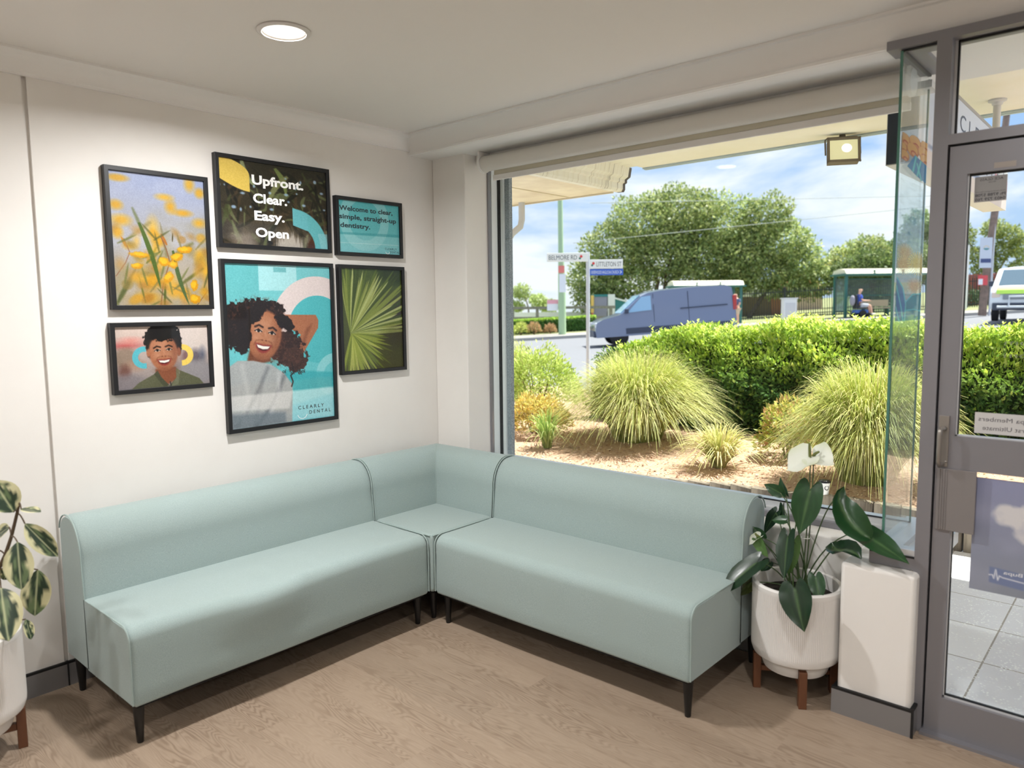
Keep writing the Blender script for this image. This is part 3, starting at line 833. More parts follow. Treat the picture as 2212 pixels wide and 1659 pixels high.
def p_woman():
    s = Paint(240, 330, 1.36)
    s.fill((134, 204, 208), (110, 196, 202))
    s.poly([(0, 0), (.30, 0), (.30, .2), (0, .28)], (118, 192, 196), .01); s.poly([(.30, 0), (.66, 0), (.66, .16), (.30, .16)], (176, 224, 228), .006)
    s.poly([(.44, .015), (.56, .015), (.56, .045), (.44, .045)], (128, 190, 194), .004)
    s.ring(.86, .41, .30, .47, (226, 214, 212), .004, clip=(s.v < .47)*1.0)
    s.ring(.86, .41, 0, .30, (98, 190, 196), .004)
    s.ring(1.02, .72, .12, .20, (150, 212, 216), .004); s.poly([(.5, .66), (1, .70), (1, .80), (.5, .80)], (72, 176, 184), .02, .8)
    s.poly([(.46, .80), (1, .80), (1, .87), (.46, .95)], (190, 230, 234), .02, .8); s.poly([(.5, .9), (1, .84), (1, 1), (.5, 1)], (160, 218, 226), .03)  # pale strip continues the glass reflection painted into the print
    skin = (176, 122, 92); dk = (128, 84, 62)
    s.poly([(.48, .31), (.84, .315), (.865, .35), (.86, .40), (.74, .52), (.64, .62), (.56, .6), (.68, .44), (.52, .38)], skin, .008)
    s.poly([(.74, .40), (.80, .37), (.70, .52), (.64, .58)], dk, .03, .6)
    hr = (52, 38, 33)
    w1 = (s.noise(34, 34, 3, 2)-.5)*.55
    s.ell(.28, .345, .265, .19, hr, 0, .012, w1); s.ell(.10, .38, .14, .2, hr, 0, .012, w1); s.ell(.53, .52, .16, .16, (70, 50, 42), .5, .012, w1*1.5); s.ell(.62, .6, .12, .11, (86, 62, 52), .3, .012, w1*1.9)
    cur = np.clip((s.noise(70, 70, 2, 6)-.52)*5, 0, 1)
    for a in ((.28, .33, .27, .18), (.56, .55, .17, .15)):
        s.blend(s.ellm(*a, 0, .05)*cur*.5, (118, 84, 68))
    s.poly([(.20, .50), (.36, .50), (.38, .60), (.24, .62), (.16, .6)], dk, .02)
    face(s, .335, .435, .155, skin, .20, hr)
    s.ell(.22, .31, .16, .065, hr, -.5, .01, w1*1.4); s.ell(.52, .36, .10, .06, hr, .7, .01, w1*1.4); s.ell(.14, .44, .07, .14, hr, .1, .01, w1)
    gy = (176, 180, 180)
    s.poly([(.0, .62), (.08, .585), (.22, .59), (.38, .62), (.50, .68), (.58, .76), (.56, 1), (0, 1)], gy, .012)
    for p, c, w in (([(.35, .64), (.22, .82), (.05, .98)], (120, 124, 128), .03), ([(.50, .70), (.40, .86), (.22, 1)], (110, 116, 122), .035), ([(.45, .68), (.44, .82), (.36, .92)], (206, 208, 210), .03), ([(.12, .62), (.16, .8), (.1, .95)], (196, 198, 198), .04), ([(.30, .7), (.25, .88), (.2, 1)], (140, 144, 148), .02)):
        s.stroke(p, w, c, .03, .6)
    s.poly([(0, .80), (.58, .80), (.54, .91), (0, .89)], (232, 232, 230), .02, .6); s.poly([(0, .91), (.5, .93), (.5, 1), (0, 1)], (120, 132, 142), .03, .7)  # pale band is a reflection in the picture glass, painted into the print
    s.stroke([(.58, .62), (.60, .68), (.565, .70), (.585, .74), (.57, .77)], .012, (60, 46, 42), .008)
    for k in range(14):
        r = np.random.default_rng(40+k); x, y = .5+.2*r.random(), .56+.14*r.random()
        s.stroke([(x+.016*math.cos(q), y+.012*math.sin(q)+.004*q) for q in np.linspace(0, 6, 10)], .006, (64, 46, 40), .005, .8)
    return s
def p_boy():
    s = Paint(190, 140, .7)
    s.fill((222, 204, 194), (150, 142, 140))
    for cx, cy, rx, ry, c in ((.1, .3, .14, .03, (196, 84, 84)), (.16, .22, .1, .03, (226, 150, 140)), (.1, .5, .12, .12, (150, 132, 116)), (.2, .62, .1, .06, (178, 150, 132)), (.8, .25, .25, .2, (216, 206, 200)), (.85, .52, .06, .08, (98, 92, 104)), (.74, .5, .05, .08, (124, 92, 92)), (.93, .5, .03, .07, (84, 92, 112)), (.08, .72, .06, .08, (118, 82, 74)), (.8, .8, .3, .15, (152, 150, 154)), (.1, .9, .2, .1, (140, 134, 138))):
        s.ell(cx, cy, rx, ry, c, soft=.06, a=.8)
    s.ring(.29, .50, .065, .125, (104, 190, 202), .005, clip=((s.u < .31))*1.0); s.ring(.70, .49, .062, .125, (236, 208, 112), .005, clip=(s.u > .69)*1.0)
    skin = (178, 124, 96)
    s.poly([(.40, .70), (.62, .68), (.66, .86), (.5, .98), (.40, .86)], mixc(skin, (90, 50, 36), .35), .02)
    jk = (108, 110, 88)
    s.poly([(.14, 1.0), (.22, .90), (.38, .78), (.42, .84), (.53, 1)], jk, .008); s.poly([(.53, 1), (.66, .80), (.66, .74), (.88, .90), (.93, 1)], jk, .008); s.poly([(.38, .78), (.42, .72), (.46, .84), (.54, .98), (.48, 1)], (92, 94, 76), .006); s.poly([(.66, .74), (.62, .70), (.62, .86), (.56, 1), (.64, .98)], (124, 126, 104), .006)
    s.stroke([(.55, .92), (.56, 1)], .012, (70, 70, 62))
    w1 = (s.noise(40, 40, 3, 12)-.5)*.5
    s.ell(.50, .20, .195, .19, (34, 28, 26), 0, .01, w1); s.ell(.345, .32, .035, .12, (36, 30, 28), 0, .01, w1); s.ell(.665, .30, .035, .12, (36, 30, 28), 0, .01, w1)
    s.ell(.665, .43, .022, .05, mixc(skin, (110, 60, 44), .3), 0, .01); s.ell(.335, .43, .02, .045, skin, 0, .01)
    face(s, .495, .43, .155, skin, -.05, (34, 28, 26))
    s.ell(.50, .135, .17, .075, (34, 28, 26), 0, .01, w1*1.6)
    return s
FRAMEB = pbr('black_frame', (16, 17, 20), .45)
PRINT = pbr('glazed_print', (200, 200, 200), .55, attr=True, coat=.55, spec=.3)
INKD = pbr('dark_ink', (40, 58, 66), .55, coat=.55, spec=.3); INKW = pbr('white_ink', (246, 246, 244), .55, coat=.55, spec=.3)
def picture(label, y0, y1, z0, z1, paint, texts=(), extra=None, bar=.0195):
    t = thing('framed_print', label, 'picture', (0, (y0+y1)/2, (z0+z1)/2), 'black framed prints on the picture wall')
    f = MB(); X0, X1 = .0005, .031
    def ringbox(a, mi=0):
        o = [(y0, z0), (y1, z0), (y1, z1), (y0, z1)]; i = [(y0+a, z0+a), (y1-a, z0+a), (y1-a, z1-a), (y0+a, z1-a)]
        vs = [(X1, *q) for q in o]+[(X1, *q) for q in i]+[(X0, *q) for q in o]+[(X0, *q) for q in i]
        fs = []
        for k in range(4):
            n = (k+1) % 4
            fs += [(k, n, n+4, k+4), (k+8, k+12, n+12, n+8), (k, k+8, n+8, n), (k+4, n+4, n+12, k+12)]
        f.add(vs, fs)
    ringbox(bar)
    f.build('frame', FRAMEB, t, smooth=0, bevel=.0015)
    MB().box(.001, .016, y0+.004, y1-.004, z0+.004, z1-.004).build('backing_board', pbr('backing', (60, 54, 48), .8), t, smooth=0)
    iy0, iy1, iz0, iz1 = y0+bar-.001, y1-bar+.001, z0+bar-.001, z1-bar+.001
    W, H = iy1-iy0, iz1-iz0
    paint.grain = 22
    pr = paint.mesh('print', lambda u, v: (.0200, iy0+u*W, iz1-v*H), PRINT, t)
    for body, u, v, cap, wid, bold, mat in texts:
        mb = MB(); add_text(mb, body, (.0206, iy0+u*W, iz1-v*H), (0, 1, 0), (0, 0, 1), cap, wid*W if wid else None, bold)
        mb.build('lettering', mat, pr, smooth=0, fix=False)
    if extra:
        u, v, r = extra
        mb = MB(); pts = [(iy0+u*W+r*math.cos(a), iz1-v*H+r*math.sin(a)) for a in np.linspace(PI*1.08, PI*1.92, 14)]
        for i in range(13):
            (a, b), (c, d) = pts[i], pts[i+1]; k = 1-.0026/r
            cy, cz = iy0+u*W, iz1-v*H
            mb.quad((.0206, a, b), (.0206, c, d), (.0206, cy+(c-cy)*k, cz+(d-cz)*k), (.0206, cy+(a-cy)*k, cz+(b-cz)*k))
        mb.build('smile_mark', INKW, pr, smooth=0, fix=False)
    return t
picture('black framed print of yellow wattle flowers against a pale sky', -1.8803, -1.430, 1.5749, 2.1804, p_wattle())
picture('black framed print with white words stacked over dark leaves, yellow and teal shapes', -1.3912, -.7623, 1.8663, 2.303, p_upfront(),
        [('Upfront.', .285, .262, .045, .485, .034, INKW), ('Clear.', .29, .482, .045, .315, .034, INKW), ('Easy.', .295, .690, .045, .28, .034, INKW), ('Open', .30, .892, .045, .31, .034, INKW)])
picture('small teal framed print with a dark three-line welcome message', -.7277, -.2692, 1.8594, 2.1753, p_welcome(),
        [('Welcome to clear,', .02, .195, .026, .87, .028, INKD), ('simple, straight-up', .02, .355, .026, .93, .028, INKD), ('dentistry.', .03, .52, .026, .475, .028, INKD), ('C L E A R L Y', .745, .905, .0115, .20, .02, INKD), ('D E N T A L', .83, .965, .0115, .165, .02, INKD)], (.79, .935, .016))
picture('black framed print of green palm fronds fanning from the left edge', -.7247, -.2632, 1.2094, 1.8107, p_palm())
picture('largest framed print, a laughing curly-haired woman in grey on teal', -1.3874, -.7577, .9715, 1.812, p_woman(),
        [('C L E A R L Y', .625, .925, .0185, .265, .012, INKD), ('D E N T A L', .735, .962, .0185, .225, .012, INKD)], (.665, .952, .03))
picture('small framed print of a laughing boy in a khaki jacket between teal and yellow arcs', -1.8953, -1.4475, 1.2088, 1.5198, p_boy())

# ------------------------------------------------------------------ indoor plants
ANTH = pbr('anthurium_leaf', (38, 72, 40), .28, attr=True, spec=.5, trans=.12, bump=(60, .08, .002))
STALK = pbr('leaf_stalk', (62, 84, 44), .45)
SPATHE = pbr('white_spathe', (236, 240, 222), .5, attr=True, trans=.3)
RUBBER = pbr('rubber_plant_leaf', (70, 90, 50), .35, attr=True, trans=.10)
SOIL = pbr('potting_soil', (38, 30, 24), .95, bump=(60, .8, .01))
HEART = [(0, .02, 0), (-.10, .12, 0), (-.19, .30, .0), (-.22, .50, .02), (-.17, .70, .05), (-.05, .87, .09), (.10, .97, .16), (.26, 1.0, .28), (.42, .94, .43), (.57, .80, .57), (.71, .58, .71), (.83, .35, .83), (.93, .14, .93), (1.0, .0, 1.0)]
OVAL = [(0, .03, 0), (.04, .22, .03), (.10, .45, .08), (.18, .68, .16), (.28, .86, .27), (.40, .97, .39), (.52, 1.0, .51), (.64, .94, .63), (.75, .80, .74), (.84, .60, .83), (.91, .38, .90), (.96, .18, .96), (1.0, .0, 1.0)]
def leaf_mesh(name, parent, base, tip, width, nrm, mat, colfn, prof=HEART, cup=.12, droop=.12, wave=0.0, fold=0.0, seed=0, nv=6):
    base = Vector(base); tip = Vector(tip)
    L = (tip-base).length; ex = (tip-base).normalized()
    nrm = Vector(nrm); ey = nrm.cross(ex).normalized(); ez = ex.cross(ey).normalized()
    k = len(prof); vs = []; cs = []; r = random.Random(seed); ph = r.random()*6
    for side in (-1, 1):
        for i, (mx, w, cx) in enumerate(prof):
            for j in range(nv+1):
                q = j/nv
                x = (cx+(mx-cx)*q)*L; y = side*w*width/2*q
                z = cup*width*(q*w)**1.5 - droop*L*max(0, x/L)**2*.6 - fold*abs(y) + wave*width*math.sin(x/L*9+ph+side)*q*q
                # gentle quilting between the veins
                z += .012*width*math.sin((x/L*1.3-q*.5)*26)*q*(1-q)*4*.5
                p = base+ex*x+ey*y+ez*z
                vs.append(tuple(p)); cs.append(colfn(x/L, side*q*w, r))
    fs = []
    for s in range(2):
        o = s*k*(nv+1)
        for i in range(k-1):
            for j in range(nv):
                a, b, c, d = o+i*(nv+1)+j, o+(i+1)*(nv+1)+j, o+(i+1)*(nv+1)+j+1, o+i*(nv+1)+j+1
                fs.append((a, b, c, d) if s == 0 else (a, d, c, b))
    o = np_mesh(name, vs, fs, mat, parent, nlin(np.array(cs)), smooth=True)
    bm = bmesh.new(); bm.from_mesh(o.data); bmesh.ops.remove_doubles(bm, verts=bm.verts, dist=1e-5); bm.to_mesh(o.data); bm.free()
    return o
def bez(p0, p1, p2, n=10): return [tuple(Vector(p0)*(1-t)**2+Vector(p1)*2*t*(1-t)+Vector(p2)*t*t) for t in [i/n for i in range(n+1)]]
def anth_col(base):
    def f(x, y, r):
        vein = math.exp(-(y/.035)**2)
        k = .85+.25*r.random()*.4+.1*abs(y)
        lat = max(0, math.sin((x*1.3-abs(y)*.5)*26))**12*.25
        c = mixc(base, (110, 140, 84), min(1, .55*vein+lat*.6))
        return tuple(v*k for v in c)
    return f
def plant_pot(parent, c, r=.172, ztop=.458, zbot=.150):
    """ribbed white cylinder pot on its own narrower saucer foot"""
    n = 150; prof = []
    mb = MB(); vs = []
    rows = [(zbot, r-.035, 0), (zbot+.004, r-.022, 0), (zbot+.014, r-.008, 0), (zbot+.034, r-.001, 0), (zbot+.05, r, 1), (ztop-.028, r, 1), (ztop-.024, r, 0), (ztop-.006, r, 0), (ztop, r-.006, 0), (ztop, r-.013, 0), (ztop-.004, r-.018, 0), (ztop-.075, r-.020, 0)]
    for z, rr, rib in rows:
        for j in range(2*n):
            a = 2*PI*j/(2*n); q = rr-(.0022 if (rib and j % 2) else 0)
            vs.append((c[0]+q*math.cos(a), c[1]+q*math.sin(a), z))
    k = 2*n; fs = [(i*k+j, i*k+(j+1) % k, (i+1)*k+(j+1) % k, (i+1)*k+j) for i in range(len(rows)-1) for j in range(k)]
    fs.append(tuple(range(k-1, -1, -1)))
    mb.add(vs, fs)
    o = mb.build('pot', pbr('white_ceramic', (226, 223, 219), .6, bump=(120, .06, .001)), parent, smooth=28)
    MB().lathe([(.0001, zbot-.052), (.105, zbot-.052), (.122, zbot-.046), (.132, zbot-.02), (.134, zbot+.006), (.0001, zbot+.006)], (*c, 0), 64).build('pot_foot', pbr('white_ceramic', (226, 223, 219), .6), parent, smooth=35)
    MB().lathe([(.0001, ztop-.055), (.08, ztop-.052), (r-.0205, ztop-.060), (r-.0205, ztop-.066), (.0001, ztop-.066)], (*c, 0), 40).build('soil', SOIL, parent, smooth=60)
WALNUT = pbr('walnut_wood', (112, 70, 44), .5, bump=(40, .1, .002), var=(9, (84, 50, 32), .8), stretch=(1, 1, .15))
def plant_stand(label, c, rot, r=.148):
    t = thing('plant_stand', label, 'plant stand', (*c, 0))
    for k in range(4):
        a = rot+k*PI/2
        T = Matrix.Translation((c[0]+r*math.cos(a), c[1]+r*math.sin(a), 0)) @ Matrix.Rotation(a, 4, 'Z')
        MB(T).box(-.015, .015, -.015, .015, 0, .148).build('leg', WALNUT, t, smooth=0, bevel=.0025)
    for k in range(2):
        a = rot+k*PI/2
        T = Matrix.Translation((c[0], c[1], 0)) @ Matrix.Rotation(a, 4, 'Z')
        MB(T).box(-r+.015, r-.015, -.011, .011, .070+.004*k, .095).build('cross_bar', WALNUT, t, smooth=0, bevel=.002)
    return t
PC = (2.335, -.205)
plant_stand('walnut plant stand under the white pot beside the right-hand bench', PC, -1.02)
t = thing('potted_anthurium', 'potted anthurium with heart leaves and white blooms in a ribbed white pot', 'potted plant', (*PC, .098))
plant_pot(t, PC, .172)
A_LEAVES = [
((2.381, -.22, .842), (2.36, -.27, .668), .115, (.1, -1, .15), 'n'), ((2.567, -.2, .702), (2.763, -.33, .668), .096, (.3, -.7, .6), 'n'),
((2.313, -.26, .647), (2.325, -.34, .497), .087, (-.3, -.9, .2), 'd'), ((2.329, -.24, .625), (2.325, -.27, .487), .058, (.5, -.8, .1), 'l'), ((2.392, -.385, .492), (2.446, -.445, .358), .124, (0, -1, .2), 'd'),
((2.432, -.28, .516), (2.465, -.32, .437), .063, (.4, -.9, .2), 'n'), ((2.204, -.3, .527), (2.088, -.42, .405), .099, (-.1, -.6, .7), 'd'), ((2.28, -.2, .695), (2.22, -.2, .686), .042, (0, -.7, .6), 'n'),
((2.253, -.2, .804), (2.195, -.22, .835), .049, (-.1, -.9, .4), 'n'), ((2.266, -.17, .796), (2.24, -.18, .861), .048, (-.5, -.8, .1), 'n'), ((2.185, -.2, .603), (2.142, -.2, .643), .045, (0, -.8, .5), 'n'),
((2.183, -.25, .605), (2.236, -.27, .547), .050, (-.2, -.9, .2), 'l'), ((2.169, -.27, .427), (2.126, -.31, .374), .060, (.1, -.9, .3), 'o'), ((2.224, -.22, .513), (2.196, -.24, .474), .048, (0, -.9, .3), 'd'),
((2.2, -.10, .690), (2.158, -.13, .600), .062, (-.3, -.8, .4), 'd'), ((2.215, -.07, .715), (2.225, -.09, .640), .04, (-.5, -.8, .1), 'd')]
GC = {'n': (30, 70, 34), 'd': (22, 50, 28), 'l': (80, 116, 56), 'o': (70, 80, 36)}
CEN = Vector((2.35, -.21, .40))
for i, (b, tp, w, nn, g) in enumerate(A_LEAVES):
    lf = leaf_mesh('leaf', t, b, tp, w, nn, ANTH, anth_col(GC[g]), wave=.03, cup=.10, droop=.14 if b[2] > .6 else .2, seed=i)
    b = Vector(b); s = CEN+Vector(((i*37 % 11-5)*.008, (i*53 % 9-4)*.006, 0)); out = Vector((b.x-CEN.x, b.y-CEN.y, 0))
    mid = s+Vector((out.x*.35, out.y*.35, (b.z-s.z)*.75+.03))
    MB().tube(bez(s, mid, b, 10), [.0032-.0012*k/10 for k in range(11)], 7).build('stalk', STALK, lf, smooth=80)
# the two big folded, twisted leaves on the right
def twisted(name, parent, spine, widths, normals, mat, col, base_notch=True, seed=0):
    vs = []; cs = []; nv = 9; k = len(spine); r = random.Random(seed); f = anth_col(col)
    for i, p in enumerate(spine):
        p = Vector(p); t0 = (Vector(spine[min(i+1, k-1)])-Vector(spine[max(i-1, 0)])).normalized()
        n = Vector(normals[i]); e = n.cross(t0).normalized(); n2 = t0.cross(e)
        for j in range(nv):
            q = j/(nv-1)*2-1
            vs.append(tuple(p+e*widths[i]/2*q+n2*(abs(q)**1.6*.30*widths[i]))); cs.append(f(i/(k-1), q, r))
    fs = [(i*nv+j, (i+1)*nv+j, (i+1)*nv+j+1, i*nv+j+1) for i in range(k-1) for j in range(nv-1)]
    o = np_mesh(name, vs, fs, mat, parent, nlin(np.array(cs)), smooth=True)
    return o
sp = [(2.500, -.20, .868), (2.487, -.21, .845), (2.490, -.225, .815), (2.510, -.235, .785), (2.535, -.245, .755), (2.562, -.25, .730), (2.588, -.25, .712), (2.608, -.245, .701), (2.616, -.24, .692)]
lf = twisted('leaf', t, sp, [.004, .045, .075, .098, .112, .108, .085, .045, .002], [(.9, -.4, .2), (.85, -.5, .2), (.75, -.6, .3), (.5, -.75, .45), (.35, -.8, .5), (.3, -.8, .5), (.3, -.8, .5), (.3, -.8, .5), (.3, -.8, .5)], ANTH, GC['n'])
MB().tube(bez(CEN, (2.42, -.2, .78), (2.48, -.21, .822), 12), .0025, 7).build('stalk', STALK, lf, smooth=80)
sp = [(2.462, -.20, .640), (2.470, -.21, .628), (2.487, -.225, .622), (2.508, -.235, .625), (2.530, -.25, .636), (2.556, -.27, .642), (2.580, -.285, .640), (2.600, -.295, .628)]
lf = twisted('leaf', t, sp, [.004, .05, .075, .07, .075, .072, .05, .003], [(-.4, -.6, .6), (-.2, -.6, .7), (0, -.6, .8), (.2, -.7, .7), (.1, -.6, .8), (0, -.5, .85), (.1, -.6, .8), (.2, -.7, .6)], ANTH, GC['d'])
MB().tube(bez(CEN, (2.42, -.22, .54), (2.475, -.215, .628), 12), .0028, 7).build('stalk', STALK, lf, smooth=80)
def spathe_col(x, y, r):
    return mixc((240, 243, 230), (206, 222, 160), min(1, max(0, abs(y)-.55)*.9+max(0, x-.8)*1.2)*.8)
def bloom(base, tip, width, nrm, spd, foot, cup, r=.0025):
    lf = leaf_mesh('flower', t, base, tip, width, nrm, SPATHE, spathe_col, cup=cup, droop=.12, wave=.05, seed=5)
    MB().tube(spd, [.0055, .0055, .005, .0035], 9).build('spadix', pbr('green_spadix', (104, 112, 58), .6), lf, smooth=70)
    MB().tube(bez(foot, (Vector(foot)*.5+Vector(base)*.5)+Vector((.012, 0, .02)), base, 12), r, 7).build('stalk', STALK, lf, smooth=80)
bloom((2.377, -.215, .972), (2.300, -.265, .915), .125, (-.15, -.75, .65), [(2.377, -.222, .972), (2.378, -.228, .99), (2.377, -.230, 1.01), (2.376, -.230, 1.026)], (2.352, -.21, .41), .22)
bloom((2.384, -.20, .968), (2.470, -.235, .962), .120, (.1, -.70, .7), [(2.386, -.208, .972), (2.395, -.22, .985), (2.405, -.222, .992), (2.412, -.222, .996)], (2.365, -.215, .41), .25)
bloom((2.19, -.235, .617), (2.155, -.27, .585), .05, (-.5, -.7, .5), [(2.19, -.24, .617), (2.186, -.25, .622), (2.182, -.255, .628), (2.178, -.258, .634)], (2.32, -.21, .41), .3, .0018)
MB().tube([(2.365+.016*math.cos(a), -.212+.012*math.sin(a), .642) for a in np.linspace(0, 2*PI, 18)[:-1]], .0015, 6, closed=True).build('plant_tie', pbr('white_tie', (235, 235, 230), .5), t, smooth=80)

LC = (.335, -2.55)
plant_stand('walnut plant stand under the white pot at the left edge', LC, -1.83, .148)
t = thing('potted_rubber_plant', 'potted variegated rubber plant in a ribbed white pot at the left edge', 'potted plant', (*LC, .098))
plant_pot(t, LC, .172)
_ns = np.random.default_rng(3).random((64, 64))
def _sn(x, y):
    xi, yi = int(math.floor(x)), int(math.floor(y)); fx, fy = x-xi, y-yi
    g = lambda a, b: _ns[a % 64, b % 64]
    return (g(xi, yi)*(1-fx)+g(xi+1, yi)*fx)*(1-fy)+(g(xi, yi+1)*(1-fx)+g(xi+1, yi+1)*fx)*fy
def rub_col(seed):
    def f(x, y, r):
        edge = abs(y)+.55*abs(x-.5)**2*2+(_sn(x*16+seed*7, y*4+3)-.5)*.75+(_sn(x*5+seed*3, y*3+9)-.5)*.5
        k = min(1, max(0, (edge-.50)*9))
        g = mixc((34, 54, 36), (92, 110, 74), 1 if _sn(x*6+seed*3, y*4+seed) > .66 else .0)
        c = mixc(g, (204, 200, 158), k)
        return mixc(c, (196, 198, 156), math.exp(-(y/.05)**2)*.8)
    return f
R_LEAVES = [((.571, -2.427, .908), (.536, -2.47, 1.018), .082, (.75, -.3, .3)), ((.6, -2.413, .921), (.725, -2.394, .934), .030, (.2, -.25, .95)), ((.577, -2.40, .864), (.643, -2.331, .746), .056, (.75, -.5, .4)), ((.62, -2.436, .819), (.671, -2.45, .674), .072, (.8, -.4, .1)),
((.63, -2.387, .714), (.653, -2.413, .567), .072, (.8, -.3, .2)), ((.646, -2.497, .688), (.752, -2.516, .551), .094, (.7, -.5, .5)), ((.53, -2.408, .522), (.55, -2.399, .453), .03, (.7, .2, .2)), ((.516, -2.43, .847), (.445, -2.458, .808), .046, (.5, -.6, .6)), ((.489, -2.433, .707), (.466, -2.447, .654), .042, (.8, -.3, .2)), ((.511, -2.471, .774), (.482, -2.503, .725), .055, (.7, -.5, .4)), ((.557, -2.508, .694), (.564, -2.579, .619), .07, (.7, -.5, .4)), ((.50, -2.52, .66), (.45, -2.62, .60), .07, (.6, -.6, .4))]
stem = [(.35, -2.55, .39), (.40, -2.54, .48), (.46, -2.51, .60), (.515, -2.47, .712), (.535, -2.452, .761), (.548, -2.434, .822), (.560, -2.415, .901), (.572, -2.41, .935)]
MB().tube(stem, [.0075, .0072, .007, .0065, .006, .0055, .005, .003], 9).build('stem', pbr('brown_stem', (84, 68, 50), .7), t, smooth=80)
for i, (b, tp, w, nn) in enumerate(R_LEAVES):
    lf = leaf_mesh('leaf', t, b, tp, w*1.22, nn, RUBBER, rub_col(i), prof=OVAL, cup=.10, droop=.10, wave=.02, seed=20+i, nv=10)
    q = min(stem, key=lambda s: abs(s[2]-b[2]-.0)+abs(s[0]-b[0])*.3)
    MB().tube(bez(q, (Vector(q)+Vector(b))/2+Vector((0, 0, .015)), b, 6), .0024, 6).build('stalk', pbr('brown_stem', (84, 68, 50), .7), lf, smooth=80)

# ------------------------------------------------------------------ things on the door and side glass
PAPER = film_mat('white_film', (214, 214, 212), .72)
PAPERG = pbr('sticker_back', (150, 150, 150), .6)
GREYINK = pbr('grey_ink', (98, 96, 102), .6)
mx_ = Vector((-1, 0, 0)); uz = Vector((0, 0, 1))
t = thing('glass_sticker', 'square grey installer sticker at the top of the door glass, printing reversed', 'sticker', (2.927, -.184, 1.935))
st = MB().box(2.881, 2.973, -.1842, -.1832, 1.897, 1.980).build('sticker_sheet', PAPERG, t, smooth=0)
mb = MB()
add_text(mb, 'ACE GLASS', (2.962, -.1848, 1.966), mx_, uz, .0085, .066, .0); add_text(mb, 'PTY LTD', (2.941, -.1848, 1.958), mx_, uz, .004, .020, .0)
add_text(mb, 'All Areas Emergency Service', (2.970, -.1848, 1.9285), mx_, uz, .0035, .084, .0)
add_text(mb, 'Ph 9788 5708', (2.970, -.1848, 1.915), mx_, uz, .0095, .086, .018); add_text(mb, '0403 729 760', (2.970, -.1848, 1.901), mx_, uz, .0095, .086, .018)
mb.build('lettering', pbr('dark_grey_ink', (74, 74, 80), .6), st, smooth=0, fix=False)
t = thing('tape_strip', 'strip of clear packing tape on the door top rail', 'tape', (2.97, -.206, 2.013))
MB().box(2.937, 2.998, -.2056, -.2051, 2.000, 2.018).build('tape', pbr('dull_tape', (166, 158, 152), .3), t, smooth=0)
t = thing('window_sticker', 'white strip sticker with reversed grey words low on the upper door glass', 'sticker', (3.0, -.184, 1.15))
st = MB().box(2.916, 3.22, -.1842, -.1834, 1.117, 1.189).build('sticker_sheet', pbr('grey_white_film', (196, 195, 194), .6), t, smooth=0)
mb = MB(); add_text(mb, 'Bupa Members', (3.085, -.1848, 1.160), mx_, uz, .0155, .158, .0); add_text(mb, 'First Ultimate', (3.075, -.1848, 1.130), mx_, uz, .0155, .135, .0)
mb.build('lettering', GREYINK, st, smooth=0, fix=False)
t = thing('opening_hours_lettering', 'small reversed outline lettering on the upper door glass', 'lettering', (3.05, -.184, 1.43))
mb = MB(); add_text(mb, '00pm', (3.115, -.1846, 1.420), mx_, uz, .020, .125, .0); add_text(mb, '00pm', (3.115, -.1846, 1.378), mx_, uz, .020, .125, .0)
mb.build('lettering', film_mat('clear_lettering', (150, 156, 132), .7), t, smooth=0, fix=False)
def p_cloud():
    s = Paint(170, 150, .86)
    s.fill((138, 142, 172), (134, 140, 152))
    s.blend(np.clip((s.noise(3, 4, 3, 21)-.45)*2.5, 0, 1)*.5, (166, 168, 192))
    w = (s.noise(9, 9, 4, 22)-.5)*.7
    for a in ((.22, .30, .09, .075), (.33, .33, .10, .09), (.44, .32, .16, .13), (.56, .22, .14, .12), (.36, .46, .09, .06), (.47, .56, .05, .12), (.62, .30, .16, .1)):
        s.blend(s.ellm(*a, 0, .03, w), (206, 204, 206))
    s.ell(.545, .735, .016, .010, (206, 204, 206)); s.blend(np.clip((s.noise(12, 12, 3, 23)-.55)*4, 0, 1)*(s.c[..., 0] > 190)*.5, (170, 172, 188))
    s.poly([(.125, .77), (.345, .79), (.345, .93), (.125, .91)], (112, 124, 158), .01)
    s.stroke([(.125, .845), (.145, .84), (.155, .87), (.165, .79), (.18, .88), (.19, .84), (.21, .85), (.45, .875), (.55, .90), (.65, .95), (1, .98)], .008, (214, 216, 224), .006)
    return s
t = thing('door_poster', 'poster of a white cloud in blue sky on the lower door glass, reversed', 'poster', (3.16, -.18, .76))
pw, ph = .46, .397
po = p_cloud().mesh('poster_sheet', lambda u, v: (2.925+u*pw, -.1845, .964-v*ph), pbr('poster_back', (180, 180, 190), .6, attr=True), t)
mb = MB(); add_text(mb, 'Bupa', (3.078, -.1850, .640), mx_, uz, .0125, .055, .02)
mb.build('lettering', pbr('pale_ink', (206, 208, 216), .6), po, smooth=0, fix=False)
MB().box(2.925, 3.385, -.1842, -.1838, .567, .964).build('poster_face', pbr('poster_front', (150, 160, 200), .6), t, smooth=0)

